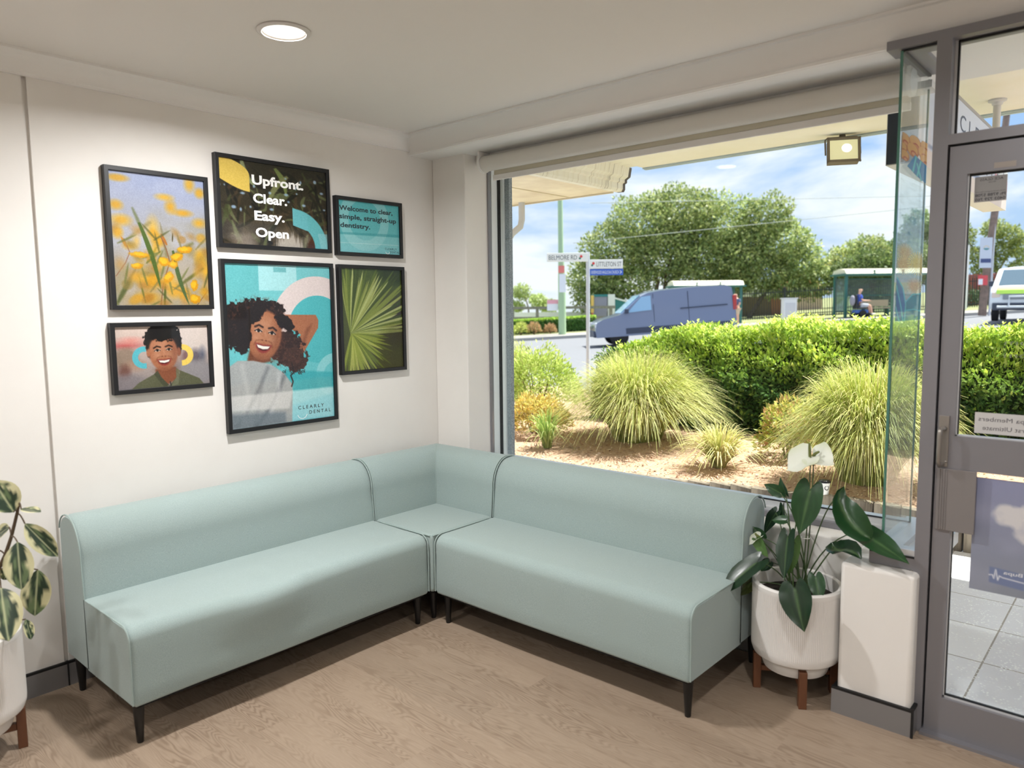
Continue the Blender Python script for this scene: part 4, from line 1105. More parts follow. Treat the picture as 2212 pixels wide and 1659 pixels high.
def p_reflection():  # reflection in the corner glass, painted as a translucent film
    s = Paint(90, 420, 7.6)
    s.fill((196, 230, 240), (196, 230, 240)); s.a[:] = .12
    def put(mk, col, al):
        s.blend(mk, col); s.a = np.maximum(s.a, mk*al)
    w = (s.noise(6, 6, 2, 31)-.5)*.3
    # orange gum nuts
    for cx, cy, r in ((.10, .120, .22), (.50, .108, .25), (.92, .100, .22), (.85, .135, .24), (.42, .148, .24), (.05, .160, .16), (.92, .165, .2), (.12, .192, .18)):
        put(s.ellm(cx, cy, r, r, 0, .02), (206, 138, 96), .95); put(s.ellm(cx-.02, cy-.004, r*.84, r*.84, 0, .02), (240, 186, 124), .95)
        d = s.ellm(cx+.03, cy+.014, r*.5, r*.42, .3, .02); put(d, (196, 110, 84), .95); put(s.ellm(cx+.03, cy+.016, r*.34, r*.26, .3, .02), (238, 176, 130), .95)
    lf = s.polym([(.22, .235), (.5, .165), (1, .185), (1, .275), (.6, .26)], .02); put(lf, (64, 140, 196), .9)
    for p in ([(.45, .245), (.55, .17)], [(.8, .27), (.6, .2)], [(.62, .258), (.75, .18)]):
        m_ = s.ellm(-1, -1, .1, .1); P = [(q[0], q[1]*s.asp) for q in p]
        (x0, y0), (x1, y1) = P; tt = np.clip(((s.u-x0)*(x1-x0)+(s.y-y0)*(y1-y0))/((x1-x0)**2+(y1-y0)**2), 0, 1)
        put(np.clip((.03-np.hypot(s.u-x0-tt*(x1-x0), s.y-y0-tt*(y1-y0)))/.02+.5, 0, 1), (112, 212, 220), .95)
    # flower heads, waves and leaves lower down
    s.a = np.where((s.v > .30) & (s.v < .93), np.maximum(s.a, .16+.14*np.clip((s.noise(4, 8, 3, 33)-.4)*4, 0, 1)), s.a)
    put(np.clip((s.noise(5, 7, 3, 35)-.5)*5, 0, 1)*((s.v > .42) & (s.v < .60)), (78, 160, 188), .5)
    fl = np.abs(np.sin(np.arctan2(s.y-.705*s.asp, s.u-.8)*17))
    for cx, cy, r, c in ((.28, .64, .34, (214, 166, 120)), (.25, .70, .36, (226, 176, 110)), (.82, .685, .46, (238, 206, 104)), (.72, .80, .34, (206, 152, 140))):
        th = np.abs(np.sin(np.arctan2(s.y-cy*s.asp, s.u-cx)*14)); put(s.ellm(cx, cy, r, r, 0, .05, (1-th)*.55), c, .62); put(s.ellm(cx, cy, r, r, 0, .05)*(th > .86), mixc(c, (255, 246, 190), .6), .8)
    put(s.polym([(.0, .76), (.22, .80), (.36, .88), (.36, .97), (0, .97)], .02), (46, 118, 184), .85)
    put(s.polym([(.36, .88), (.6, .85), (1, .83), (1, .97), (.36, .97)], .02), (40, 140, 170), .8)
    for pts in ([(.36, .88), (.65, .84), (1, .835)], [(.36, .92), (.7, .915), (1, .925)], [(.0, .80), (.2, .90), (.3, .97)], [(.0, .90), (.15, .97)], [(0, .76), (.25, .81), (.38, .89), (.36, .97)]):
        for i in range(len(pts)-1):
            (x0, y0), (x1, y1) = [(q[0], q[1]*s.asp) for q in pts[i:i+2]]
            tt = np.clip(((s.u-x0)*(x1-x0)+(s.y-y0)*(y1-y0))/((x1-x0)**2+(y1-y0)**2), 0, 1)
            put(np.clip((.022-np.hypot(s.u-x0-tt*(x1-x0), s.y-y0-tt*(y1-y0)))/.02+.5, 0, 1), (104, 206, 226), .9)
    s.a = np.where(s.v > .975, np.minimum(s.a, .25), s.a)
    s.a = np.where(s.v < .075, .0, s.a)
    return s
t = thing('painted_window_reflection', 'narrow translucent painted reflection of orange gum nuts, flowers and blue leaves on the corner glass', 'painted reflection', (2.639, 0, 1.9))
p_reflection().mesh('painted_reflection_film', lambda u, v: (2.6497, -.175+u*.36, 2.24-v*.765), film_mat('painted_reflection_colour', (255, 255, 255), .85, True), t)

# ------------------------------------------------------------------ outside: shopfront, awning, path
def paver_mat():
    mt, t, o = new_mat('aggregate_pavers')
    b = N(t, 'ShaderNodeBsdfPrincipled'); b.inputs['Roughness'].default_value = .75
    tcn = N(t, 'ShaderNodeTexCoord')
    br = N(t, 'ShaderNodeTexBrick', Scale=1.0, offset=0.0)
    br.inputs['Brick Width'].default_value = .42; br.inputs['Row Height'].default_value = .42; br.inputs['Mortar Size'].default_value = .004
    br.inputs['Color1'].default_value = (*lin((240, 238, 242)), 1); br.inputs['Color2'].default_value = (*lin((228, 226, 232)), 1); br.inputs['Mortar'].default_value = (*lin((168, 160, 154)), 1)
    mpo = N(t, 'ShaderNodeMapping'); mpo.inputs['Location'].default_value = (.075, .25, 0)
    t.links.new(tcn.outputs['Object'], mpo.inputs[0]); t.links.new(mpo.outputs[0], br.inputs['Vector'])
    vo = N(t, 'ShaderNodeTexVoronoi', Scale=70.0); t.links.new(tcn.outputs['Object'], vo.inputs['Vector'])
    r = ramp(t, [(.0, 1.0), (.25, 1.0), (.38, 0.0)]); t.links.new(vo.outputs['Distance'], r.inputs[0])
    n = N(t, 'ShaderNodeTexNoise', Scale=24.0, Detail=3.0); t.links.new(tcn.outputs['Object'], n.inputs['Vector'])
    rn = ramp(t, [(.45, 0.0), (.6, 1.0)]); t.links.new(n.outputs['Fac'], rn.inputs[0])
    mu = N(t, 'ShaderNodeMath', operation='MULTIPLY'); t.links.new(r.outputs[0], mu.inputs[0]); t.links.new(rn.outputs[0], mu.inputs[1])
    mx = N(t, 'ShaderNodeMix', data_type='RGBA'); t.links.new(mu.outputs[0], mx.inputs[0]); t.links.new(br.outputs[0], mx.inputs[6]); mx.inputs[7].default_value = (*lin((255, 255, 255)), 1)
    t.links.new(mx.outputs[2], b.inputs['Base Color']); t.links.new(b.outputs[0], o.inputs[0])
    return mt
structure(MB().box(-6, 10, -.10, 2.24, -.12, -.02).build('pavement', paver_mat(), smooth=0))
structure(MB().box(2.802, 3.72, -.235, -.099, -.12, -.002).build('trim_3', ALU, smooth=0))
GRAN = pbr('dark_granite', (168, 176, 182), .4, var=(240, (96, 104, 112), 1.0), bump=(200, .05, .001))
structure(MB().box(-.6, .352, .301, .33, -.1, 1.985).box(-.6, .352, .301, .33, 1.988, 2.6).build('trim_4', GRAN, smooth=0))
SOFF = pbr('cream_soffit', (244, 240, 226), .8, var=(1.6, (236, 230, 206), .7))
SOFF2 = pbr('peeling_soffit', (250, 238, 212), .8, var=(2.2, (222, 206, 178), .9), bump=(7, .2, .01))
FASC = pbr('fascia_metal', (176, 190, 192), .5)
aw = thing('awning', 'cream street awning over the shop front, floodlight fixed at its edge', 'awning', (2, 1.5, 2.8))
MB().box(-.20, 6.4, .425, 2.74, 2.8, 3.0).build('soffit', SOFF, aw, smooth=0)
f = MB().box(-.20, 6.4, 2.74, 2.775, 2.785, 3.05); f.box(-.20, 6.4, 2.715, 2.74, 2.788, 2.8)
f.build('fascia', FASC, aw, smooth=0)
MB().box(2.15, 6.4, .425, 1.05, 2.745, 2.8).build('soffit_box', pbr('pale_green_panel', (206, 208, 184), .8), aw, smooth=0)
mb = MB(); mb.tube([(.62, 1.86, 2.80), (.62, 1.86, 2.775), (.63, 1.86, 2.765), (.64, 1.86, 2.775)], .004, 6); mb.build('hook', pbr('rusty_hook', (120, 104, 84), .7), aw, smooth=60)
an = thing('awning', 'lower neighbouring awning with peeling cream paint and a box gutter end', 'awning', (-2, 1.5, 2.6))
MB().box(-6, -.42, .425, 2.56, 2.6, 2.9).build('soffit', SOFF2, an, smooth=0)
f = MB(); f.box(-6, -.42, 2.56, 2.585, 2.588, 2.93)
for k in range(4): f.box(-.9-k*.9, -.89-k*.9, .425, 2.56, 2.594, 2.6)
f.build('fascia', pbr('cream_fascia', (214, 200, 168), .7), an, smooth=0)
gut = [(-.42, 2.6), (-.36, 2.598), (-.345, 2.62), (-.345, 2.665), (-.325, 2.675), (-.325, 2.70), (-.29, 2.72), (-.275, 2.80), (-.255, 2.80), (-.20, 2.80), (-.20, 2.95), (-.42, 2.95)]
mt, tt, oo = new_mat('stained_gutter')
bb = N(tt, 'ShaderNodeBsdfPrincipled'); bb.inputs['Roughness'].default_value = .6
tcn = N(tt, 'ShaderNodeTexCoord'); mpn = N(tt, 'ShaderNodeMapping'); mpn.inputs['Scale'].default_value = (.6, 46, 2.2); tt.links.new(tcn.outputs['Object'], mpn.inputs[0])
nn_ = N(tt, 'ShaderNodeTexNoise', Scale=1.6, Detail=3.0); tt.links.new(mpn.outputs[0], nn_.inputs['Vector'])
rr_ = ramp(tt, [(.40, lin((244, 240, 226))), (.62, lin((236, 230, 212))), (.74, lin((140, 136, 122)))]); tt.links.new(nn_.outputs['Fac'], rr_.inputs[0])
tt.links.new(rr_.outputs[0], bb.inputs['Base Color']); tt.links.new(bb.outputs[0], oo.inputs[0])
f = MB(); f.prism(gut, 'y', .425, 2.62); f.build('box_gutter', mt, an, smooth=0)
f = MB(); f.prism([(x*.98-.006, z) for x, z in gut[:8]]+[(-.42, 2.8)], 'y', 2.62, 2.66); f.build('gutter_end', pbr('dark_rust', (96, 88, 80), .7), an, smooth=0)
dp = thing('downpipe', 'white downpipe bend beneath the neighbouring awning', 'downpipe', (-1.3, 2.3, 2.4))
MB().tube([(-1.44, 2.50, 2.60), (-1.44, 2.50, 2.44), (-1.45, 2.49, 2.37), (-1.52, 2.44, 2.30), (-1.56, 2.42, 2.22), (-1.56, 2.42, -.05)], .032, 12).build('pipe', pbr('white_pipe', (206, 204, 202), .5), dp, smooth=50)
fl = thing('floodlight', 'lit square floodlight hanging from the awning edge', 'floodlight', (1.55, 2.60, 2.66))
T = Matrix.Translation((1.555, 2.60, 2.675)) @ Matrix.Rotation(math.radians(28), 4, 'Z') @ Matrix.Rotation(math.radians(-14), 4, 'X')
f = MB(T); f.box(-.105, .105, -.01, .06, -.085, .085); f.box(-.112, .112, -.022, -.008, -.092, -.074); f.box(-.112, .112, -.022, -.008, .074, .092); f.box(-.112, -.094, -.022, -.008, -.092, .092); f.box(.094, .112, -.022, -.008, -.092, .092)
f.build('housing', pbr('brown_housing', (120, 110, 96), .5), fl, smooth=0, bevel=.003)
f = MB(T); f.box(-.094, .094, -.016, -.0105, -.074, .074)
f.build('lens', pbr('lit_lens', (226, 222, 186), .3, emit=((232, 226, 180), .40)), fl, smooth=0)
f = MB(T); f.ball((.02, -.0165, .012), (.034, .004, .032), 16, 8); f.build('bulb', pbr('bulb_glow', (255, 250, 220), .3, emit=((255, 248, 214), 4.0)), fl, smooth=180)
f = MB(T); f.tube([(-.118, .02, -.02), (-.118, .03, .10), (-.10, .035, .118), (.10, .035, .118), (.118, .03, .10), (.118, .02, -.02)], .006, 6); f.box(-.02, .02, .02, .05, .112, .135)
f.build('bracket', pbr('brown_housing', (120, 110, 96), .5), fl, smooth=50)
# hanging sign box
sg = thing('hanging_sign', 'long white sign box with dark end hung under the awning beside the door', 'sign', (2.49, 1.5, 2.3))
SX0, SX1, SY0, SY1, SZ0, SZ1 = 2.425, 2.55, .46, 2.72, 2.165, 2.57
f = MB().box(SX0, SX1, SY0, SY1, SZ0, SZ1); f.build('cabinet', pbr('sign_cabinet', (226, 222, 214), .6), sg, smooth=0)
f = MB().box(SX0+.004, SX1-.004, SY0-.006, SY0, SZ0+.004, SZ1); f.build('end_panel', pbr('navy_panel', (44, 50, 64), .4), sg, smooth=0)
def p_sign():
    s = Paint(240, 46, .18)
    s.fill((206, 214, 232), (206, 214, 232))
    s.blend((s.v > .80)*1.0, (226, 214, 208)); s.blend(((s.v > .74) & (s.v < .80))*1.0, (120, 140, 180))
    s.blend(((s.u > .80) & (s.v < .70))*1.0, (226, 232, 236)); s.blend(((s.u > .80) & (s.v > .55) & (s.v < .72))*1.0, (216, 150, 168))
    s.blend(np.clip((s.noise(60, 60, 2, 61)-.55)*8, 0, 1)*((s.u > .80) & (s.v < .52)), (110, 112, 120))
    s.blend(np.clip((.12-s.u)*9, 0, 1)*np.clip((s.v-.4)*3, 0, 1), (236, 196, 178))
    return s
fp = p_sign().mesh('sign_face', lambda u, v: (SX1+.001, SY0+u*(SY1-SY0), SZ1-v*(SZ1-SZ0)), pbr('sign_print', (200, 200, 200), .5, attr=True), sg)
mb = MB(); add_text(mb, 'C L E A R L Y', (SX1+.002, 1.25, 2.432), (0, 1, 0), uz, .085, 1.22, .0)
mb.build('lettering', pbr('slate_ink', (84, 96, 120), .6), fp, smooth=0, fix=False)
mb = MB(); add_text(mb, 'D E N T A L', (SX1+.002, 1.50, 2.30), (0, 1, 0), uz, .062, 1.1, .0)
mb.build('lettering', pbr('slate_ink', (84, 96, 120), .6), fp, smooth=0, fix=False)
f = MB().box(SX0-.002, SX1+.003, SY0-.004, SY1, SZ1, SZ1+.018); f.build('top_trim', pbr('sign_trim', (160, 158, 156), .5), sg, smooth=0)
rod = thing('support_rod', 'white pipe dropping from the awning soffit to the hanging sign', 'pipe', (2.53, 2.36, 2.8))
f = MB().tube([(2.53, 2.36, 2.80), (2.53, 2.36, 2.585)], .021, 16); f.build('pipe', pbr('white_pipe', (206, 204, 202), .5), rod, smooth=50)
f = MB().lathe([(.05, 2.7995), (.05, 2.790), (.032, 2.784), (.028, 2.770), (.021, 2.766)], (2.53, 2.36, 0), 20); f.build('flange', pbr('white_pipe', (206, 204, 202), .5), rod, smooth=50)

# ------------------------------------------------------------------ garden bed
def edge_z(x): return .128+.045*np.clip(x, -.3, 1.75)
def bed_z(x, y):
    k = np.clip((y-2.26)/1.5, 0, 1); k = k*k*(3-2*k)
    return (edge_z(x)-.014)*(1-k)+.17*k
nx, ny = 150, 70
gx, gy = np.meshgrid(np.linspace(-9, 10, nx), np.linspace(2.285, 7.2, ny))
gz = bed_z(gx, gy)+rng.normal(0, .006, gx.shape)
idx = np.arange(nx*ny).reshape(ny, nx)
fsq = np.stack([idx[:-1, :-1], idx[:-1, 1:], idx[1:, 1:], idx[1:, :-1]], -1).reshape(-1, 4)
MULCH = pbr('chip_mulch', (204, 174, 150), .95, var=(70, (172, 136, 110), 1.0), bump=(120, .6, .01))
structure(np_mesh('garden_bed', np.stack([gx, gy, gz], -1).reshape(-1, 3), fsq, MULCH, smooth=True))
def cards(P, D, Nn, L, W, lift=.15):
    """one folded diamond leaf per row"""
    D = D/np.linalg.norm(D, axis=1, keepdims=True)
    S = np.cross(Nn, D); S /= np.linalg.norm(S, axis=1, keepdims=True)+1e-9
    Z = np.cross(D, S)
    L = L[:, None]; W = W[:, None]
    v = np.stack([P, P+D*L*.45+S*W*.5+Z*W*lift, P+D*L, P+D*L*.45-S*W*.5+Z*W*lift], 1).reshape(-1, 3)
    f = np.arange(len(P)*4).reshape(-1, 4)
    return v, f
def rep4(c): return np.repeat(nlin(c), 4, axis=0)
n = 9000
P = np.stack([rng.uniform(-3.5, 4, n), 2.29+rng.random(n)**1.3*2.6, np.zeros(n)], 1); P[:, 2] = bed_z(P[:, 0], P[:, 1])+.006
D = rng.normal(0, 1, (n, 3)); D[:, 2] *= .25
Nn = rng.normal(0, .3, (n, 3))+np.array([0, 0, 1])
v, fq = cards(P, D, Nn, rng.uniform(.02, .05, n), rng.uniform(.008, .018, n), .02)
base = np.array([[206, 176, 152], [188, 152, 126], [222, 200, 178], [160, 118, 94], [116, 86, 70]])[rng.choice(5, n, p=[.35, .25, .2, .13, .07])]
tag(np_mesh('wood_chips', v, fq, pbr('wood_chip', (200, 160, 130), .9, attr=True), None, rep4(base)), 'loose tan wood chips strewn over the garden bed', 'mulch', kind='stuff')
WOODS = pbr('weathered_timber', (150, 138, 122), .9, var=(14, (78, 68, 58), 1.0), stretch=(1, 1, .12), bump=(40, .5, .01))
i = 0; x = -1.6
while x < 4.2:
    w = .165+.03*random.random(); h = float(edge_z(x+w/2))+.008+.014*random.random()
    e = thing('timber_edging', 'weathered grey timber sleeper standing in the row that edges the mulch bed', 'sleeper', (x+w/2, 2.25, -.02), 'timber sleepers along the bed')
    f = MB(); z1 = h-.01 if not 1.5 < x+w/2 < 1.72 else .2075; a = .012*random.random()
    vs = [(x, 2.215+a, -.03), (x+w-.008, 2.215+a, -.03), (x+w-.008, 2.285, -.03), (x, 2.285, -.03), (x, 2.215+a, z1+.01*random.random()), (x+w-.008, 2.215+a, z1-.012*random.random()), (x+w-.008, 2.285, z1), (x, 2.285, z1+.006)]
    f.add(vs, [(0, 3, 2, 1), (4, 5, 6, 7), (0, 1, 5, 4), (1, 2, 6, 5), (2, 3, 7, 6), (3, 0, 4, 7)])
    f.build('sleeper', WOODS, e, smooth=0, bevel=.006)
    x += w; i += 1
cup = thing('coffee_cup', 'white paper coffee cup with black lid left on the mulch bed edge', 'cup', (1.609, 2.255, .197))
cz = .2085
MB().lathe([(.0001, cz), (.029, cz), (.030, cz+.003), (.040, cz+.094), (.0001, cz+.094)], (1.609, 2.255, 0), 28).build('cup_body', pbr('white_paper', (240, 238, 234), .6), cup, smooth=40)
MB().lathe([(.0001, cz+.106), (.034, cz+.106), (.037, cz+.104), (.038, cz+.097), (.043, cz+.096), (.043, cz+.090), (.0001, cz+.090)], (1.609, 2.255, 0), 28).build('lid', pbr('black_lid', (36, 36, 38), .4), cup, smooth=40)
f = MB()
for k in range(20):
    a0, a1 = 2*PI*k/20, 2*PI*(k+1)/20
    def q(a, r):
        an = -.72+r*math.cos(a)/.036; return (1.609+.0372*math.cos(an), 2.255+.0372*math.sin(an), cz+.056+r*math.sin(a))
    f.quad(q(a0, .012), q(a1, .012), q(a1, .017), q(a0, .017))
f.build('ring_mark', pbr('dark_print', (50, 46, 46), .6), cup, smooth=0, fix=False)

GRASS = pbr('grass_blade', (170, 180, 90), .55, attr=True, trans=.3, spec=.3)
LEAFG = pbr('shrub_leaf', (130, 170, 60), .5, attr=True, trans=.35, spec=.35)
def tussock(name, label, c, n, L0, rad, wid, pal, flat=1.0, seed=0, minel=.9, cat='ornamental grass', group=None):
    r = np.random.default_rng(seed); S = 8
    az = r.uniform(0, 2*PI, n); u = r.random(n)**minel
    rr = rad*np.sqrt(r.random(n)); a2 = az+r.normal(0, .5, n)
    b = np.stack([c[0]+rr*np.cos(a2), c[1]+rr*np.sin(a2), np.full(n, c[2])-.01], 1)
    H = np.stack([np.cos(az), np.sin(az)], 1)
    pk = L0*(.40+.60*u)*r.uniform(.78, 1.04, n); reach = L0*(.78*(1-u)**.55+.06)*r.uniform(.75, 1.08, n)*flat; tp = (.52+.44*u**.8)*r.uniform(.92, 1.1, n)
    side = np.stack([-np.sin(az+r.normal(0, .6, n)), np.cos(az), np.zeros(n)], 1)
    pts = []; cols = []
    ci = r.integers(0, len(pal), n); tw = r.random(n)
    for k in range(S+1):
        t = k/S
        hx = reach*t**1.15; z = pk*(1-((t-tp)/tp)**2)
        z = np.maximum(z, .010)
        p = b+np.concatenate([H*hx[:, None], z[:, None]], 1)
        w = wid*(1-.8*t**1.6)
        pts += [p-side*w/2, p+side*w/2]
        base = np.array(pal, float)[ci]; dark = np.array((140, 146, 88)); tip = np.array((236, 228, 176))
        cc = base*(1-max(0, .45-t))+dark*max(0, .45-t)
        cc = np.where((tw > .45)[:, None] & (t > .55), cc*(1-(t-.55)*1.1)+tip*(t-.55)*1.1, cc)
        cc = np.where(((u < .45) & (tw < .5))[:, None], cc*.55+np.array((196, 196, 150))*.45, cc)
        cols += [cc, cc]
    V = np.stack(pts, 1); Cc = np.stack(cols, 1); m = 2*(S+1)
    f0 = np.array([[2*k, 2*k+1, 2*k+3, 2*k+2] for k in range(S)])
    F_ = (np.arange(n)[:, None, None]*m+f0[None]).reshape(-1, 4)
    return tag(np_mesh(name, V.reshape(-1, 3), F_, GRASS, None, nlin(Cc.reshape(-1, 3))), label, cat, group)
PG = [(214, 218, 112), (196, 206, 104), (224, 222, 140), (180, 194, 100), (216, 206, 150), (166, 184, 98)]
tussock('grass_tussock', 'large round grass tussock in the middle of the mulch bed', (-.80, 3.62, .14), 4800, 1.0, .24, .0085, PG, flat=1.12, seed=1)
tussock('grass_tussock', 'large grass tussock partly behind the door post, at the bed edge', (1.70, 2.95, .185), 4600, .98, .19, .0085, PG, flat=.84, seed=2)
PT = [(224, 218, 140), (206, 204, 124), (232, 226, 166), (190, 192, 116), (214, 196, 150)]
tussock('small_grass_clump', 'small pale yellow grass clump right of the middle tussock', (.50, 2.88, .155), 420, .42, .05, .012, PT, flat=1.35, seed=3)
tussock('small_grass_clump', 'small green strappy grass clump by the granite window pier', (-1.36, 2.78, .125), 130, .44, .04, .013, [(160, 188, 92), (184, 204, 110), (138, 168, 82)], seed=4)
tussock('tall_grass', 'feathery pale grass showing above the green shrub at the left', (-4.4, 5.2, .16), 1500, 1.0, .5, .008, [(206, 206, 116), (186, 196, 100)], flat=.5, seed=5, minel=.4)
def shrub(name, label, c, size, n, lf, pal, seed=0, cat='shrub', up=.25, parent_stem=True, group=None, top=None):
    r = np.random.default_rng(seed)
    t = thing(name, label, cat, c, group)
    d = r.normal(0, 1, (n, 3)); d /= np.linalg.norm(d, axis=1, keepdims=True); d[:, 2] = np.abs(d[:, 2])*1.0-.25*(r.random(n))
    rad = .55+.45*r.random(n)**.5
    bump = 1+.16*np.sin(d[:, 0]*7+seed)*np.cos(d[:, 1]*6+d[:, 2]*5)
    P = np.array(c)+d*np.array(size)*(rad*bump)[:, None]*.5*np.array([1, 1, 1]); P[:, 2] = c[2]+size[2]*.30+d[:, 2]*size[2]*.68*rad*bump
    P[:, 2] = np.maximum(P[:, 2], c[2]+.02)
    ax = d+r.normal(0, .55, (n, 3))+np.array([0, 0, up]); nr = r.normal(0, .6, (n, 3))+d*.6+np.array([0, 0, .5])
    L = lf*r.uniform(.6, 1.25, n)
    v, f = cards(P, ax, nr, L, L*.38)
    pal = np.array(pal, float); ci = r.integers(0, len(pal), n); cc = pal[ci]
    if top is not None:
        k = (np.clip((P[:, 2]-c[2])/size[2]-.62, 0, 1)*3*r.random(n)).clip(0, 1)[:, None]; cc = cc*(1-k)+np.array(top)*k
    cc = cc*(.85+.3*r.random(n))[:, None]
    np_mesh('foliage', v, f, LEAFG, t, rep4(cc.clip(0, 255)))
    mb = MB()
    for k in range(7):
        a = k*2.4; mb.tube([(c[0]+.03*math.cos(a), c[1]+.03*math.sin(a), c[2]-.02), (c[0]+size[0]*.18*math.cos(a), c[1]+size[1]*.18*math.sin(a), c[2]+size[2]*.55)], [.012, .005], 6)
    mb.build('stems', pbr('shrub_stem', (92, 72, 54), .8), t, smooth=60)
    return t
NAN = [(206, 196, 96), (188, 184, 84), (216, 186, 128), (170, 182, 88), (206, 154, 120), (172, 182, 90), (128, 148, 64)]
shrub('nandina_shrub', 'rounded yellow-green nandina with pinkish leaves between hedge and right tussock', (.86, 3.56, .14), (.56, .56, .62), 2600, .055, NAN, 11, top=(228, 214, 120))
shrub('nandina_shrub', 'orange-tinged nandina shrub low by the granite window pier', (-1.95, 3.28, .135), (.80, .70, .48), 3000, .055, [(224, 204, 108), (222, 182, 104), (206, 198, 108), (176, 164, 96), (230, 214, 130)], 12, top=(238, 218, 128))
shrub('leafy_shrub', 'bright green leafy shrub left of the big hedge', (-2.9, 4.45, .16), (1.35, 1.0, .95), 6500, .060, [(186, 204, 104), (196, 212, 118), (166, 190, 90), (210, 220, 140)], 13, top=(220, 224, 140))
# the hedge
hd = thing('hedge', 'long clipped hedge of glossy leaves along the back of the garden bed', 'hedge', (1.5, 5.1, .15))
HX0, HX1, HY0, HY1 = -2.05, 6.6, 4.55, 5.75
def hedge_top(x, y): return 1.315+.04*np.sin(x*2.1)+.03*np.sin(x*5.3+1)+.03*np.sin(y*6+x)-.40*np.clip((-.9-x)/1.15, 0, 1)**1.6
n1, n2, n3 = 42000, 24000, 4500
P1 = np.stack([rng.uniform(HX0, HX1, n1), np.zeros(n1), rng.random(n1)], 1)
def hedge_relief(x, z): return .10*np.sin(x*4.3+z*2)*np.cos(z*6.1+x)+.09*np.sin(x*9.7+z*11)*np.cos(z*9-x*3)
hh = P1[:, 2]
P1[:, 1] = HY0+.42*hh**3.2+hedge_relief(P1[:, 0], hh*1.2)*.8+.14*rng.random(n1)**2
tp = hedge_top(P1[:, 0], P1[:, 1]); P1[:, 2] = .15+hh*(tp-.15)
N1 = np.stack([np.zeros(n1), -np.ones(n1), .15+1.3*hh**3], 1)
P2 = np.stack([rng.uniform(HX0, HX1, n2), HY0+.30+(HY1-HY0-.3)*rng.random(n2), np.zeros(n2)], 1); P2[:, 2] = hedge_top(P2[:, 0], P2[:, 1])-.16*rng.random(n2)**1.5
N2 = np.tile(np.array([0, -.25, 1.0]), (n2, 1))
P3 = np.stack([HX0+.25*rng.random(n3), rng.uniform(HY0, HY1, n3), rng.random(n3)], 1); P3[:, 2] = .15+P3[:, 2]*(hedge_top(P3[:, 0], P3[:, 1])-.15)
N3 = np.tile(np.array([-1, 0, .25]), (n3, 1))
P = np.concatenate([P1, P2, P3]); Nn = np.concatenate([N1, N2, N3]); n = len(P)
hgt = np.concatenate([hh, np.ones(n2), .6+0*P3[:, 2]])
ax = Nn*.55+rng.normal(0, .65, (n, 3))+np.array([0, 0, .25]); nr = Nn*.5+rng.normal(0, .6, (n, 3))+np.array([0, 0, .45])
L = rng.uniform(.035, .078, n)
v, fq = cards(P, ax, nr, L, L*.44)
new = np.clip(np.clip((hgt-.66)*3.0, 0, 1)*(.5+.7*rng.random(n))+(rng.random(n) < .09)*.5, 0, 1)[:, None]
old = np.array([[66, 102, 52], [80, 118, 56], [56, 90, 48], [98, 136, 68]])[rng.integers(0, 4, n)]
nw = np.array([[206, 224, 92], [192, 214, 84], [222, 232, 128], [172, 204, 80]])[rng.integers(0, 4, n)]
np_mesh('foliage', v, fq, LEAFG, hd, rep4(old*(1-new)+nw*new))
ns = 700
sv = []; sf = []; sc = []
for k in range(ns):
    x, y = rng.uniform(HX0, HX1), rng.uniform(HY0+.25, HY1); z = hedge_top(x, y)-.05; h = rng.uniform(.04, .15); dx, dy = rng.normal(0, .04, 2)
    m_ = 9; tt_ = np.linspace(.2, 1, m_); P = np.stack([x+dx*tt_, y+dy*tt_, z+h*tt_], 1)
    a = rng.uniform(0, 6)+np.arange(m_)*2.4; D = np.stack([np.cos(a), np.sin(a), .7+0*a], 1); Nn = np.stack([-np.cos(a)*.5, -np.sin(a)*.5, 1+0*a], 1)
    l = rng.uniform(.035, .06, m_); v, f_ = cards(P, D, Nn, l, l*.42)
    sf.append(f_+sum(len(q) for q in sv)); sv.append(v); sc.append(rep4(np.array([[214, 228, 96], [196, 216, 80], [228, 234, 130]])[rng.integers(0, 3, m_)]))
np_mesh('new_shoots', np.concatenate(sv), np.concatenate(sf), LEAFG, hd, np.concatenate(sc))
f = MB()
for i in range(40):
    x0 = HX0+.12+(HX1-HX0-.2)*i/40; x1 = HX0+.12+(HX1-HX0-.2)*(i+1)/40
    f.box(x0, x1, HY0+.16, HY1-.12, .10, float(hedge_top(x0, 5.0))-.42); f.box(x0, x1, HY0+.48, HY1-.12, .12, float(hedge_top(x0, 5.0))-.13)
f.build('dense_core', pbr('inner_hedge', (34, 48, 28), .95, bump=(30, .8, .03), var=(18, (58, 76, 40), 1.0)), hd, smooth=0, fix=False)

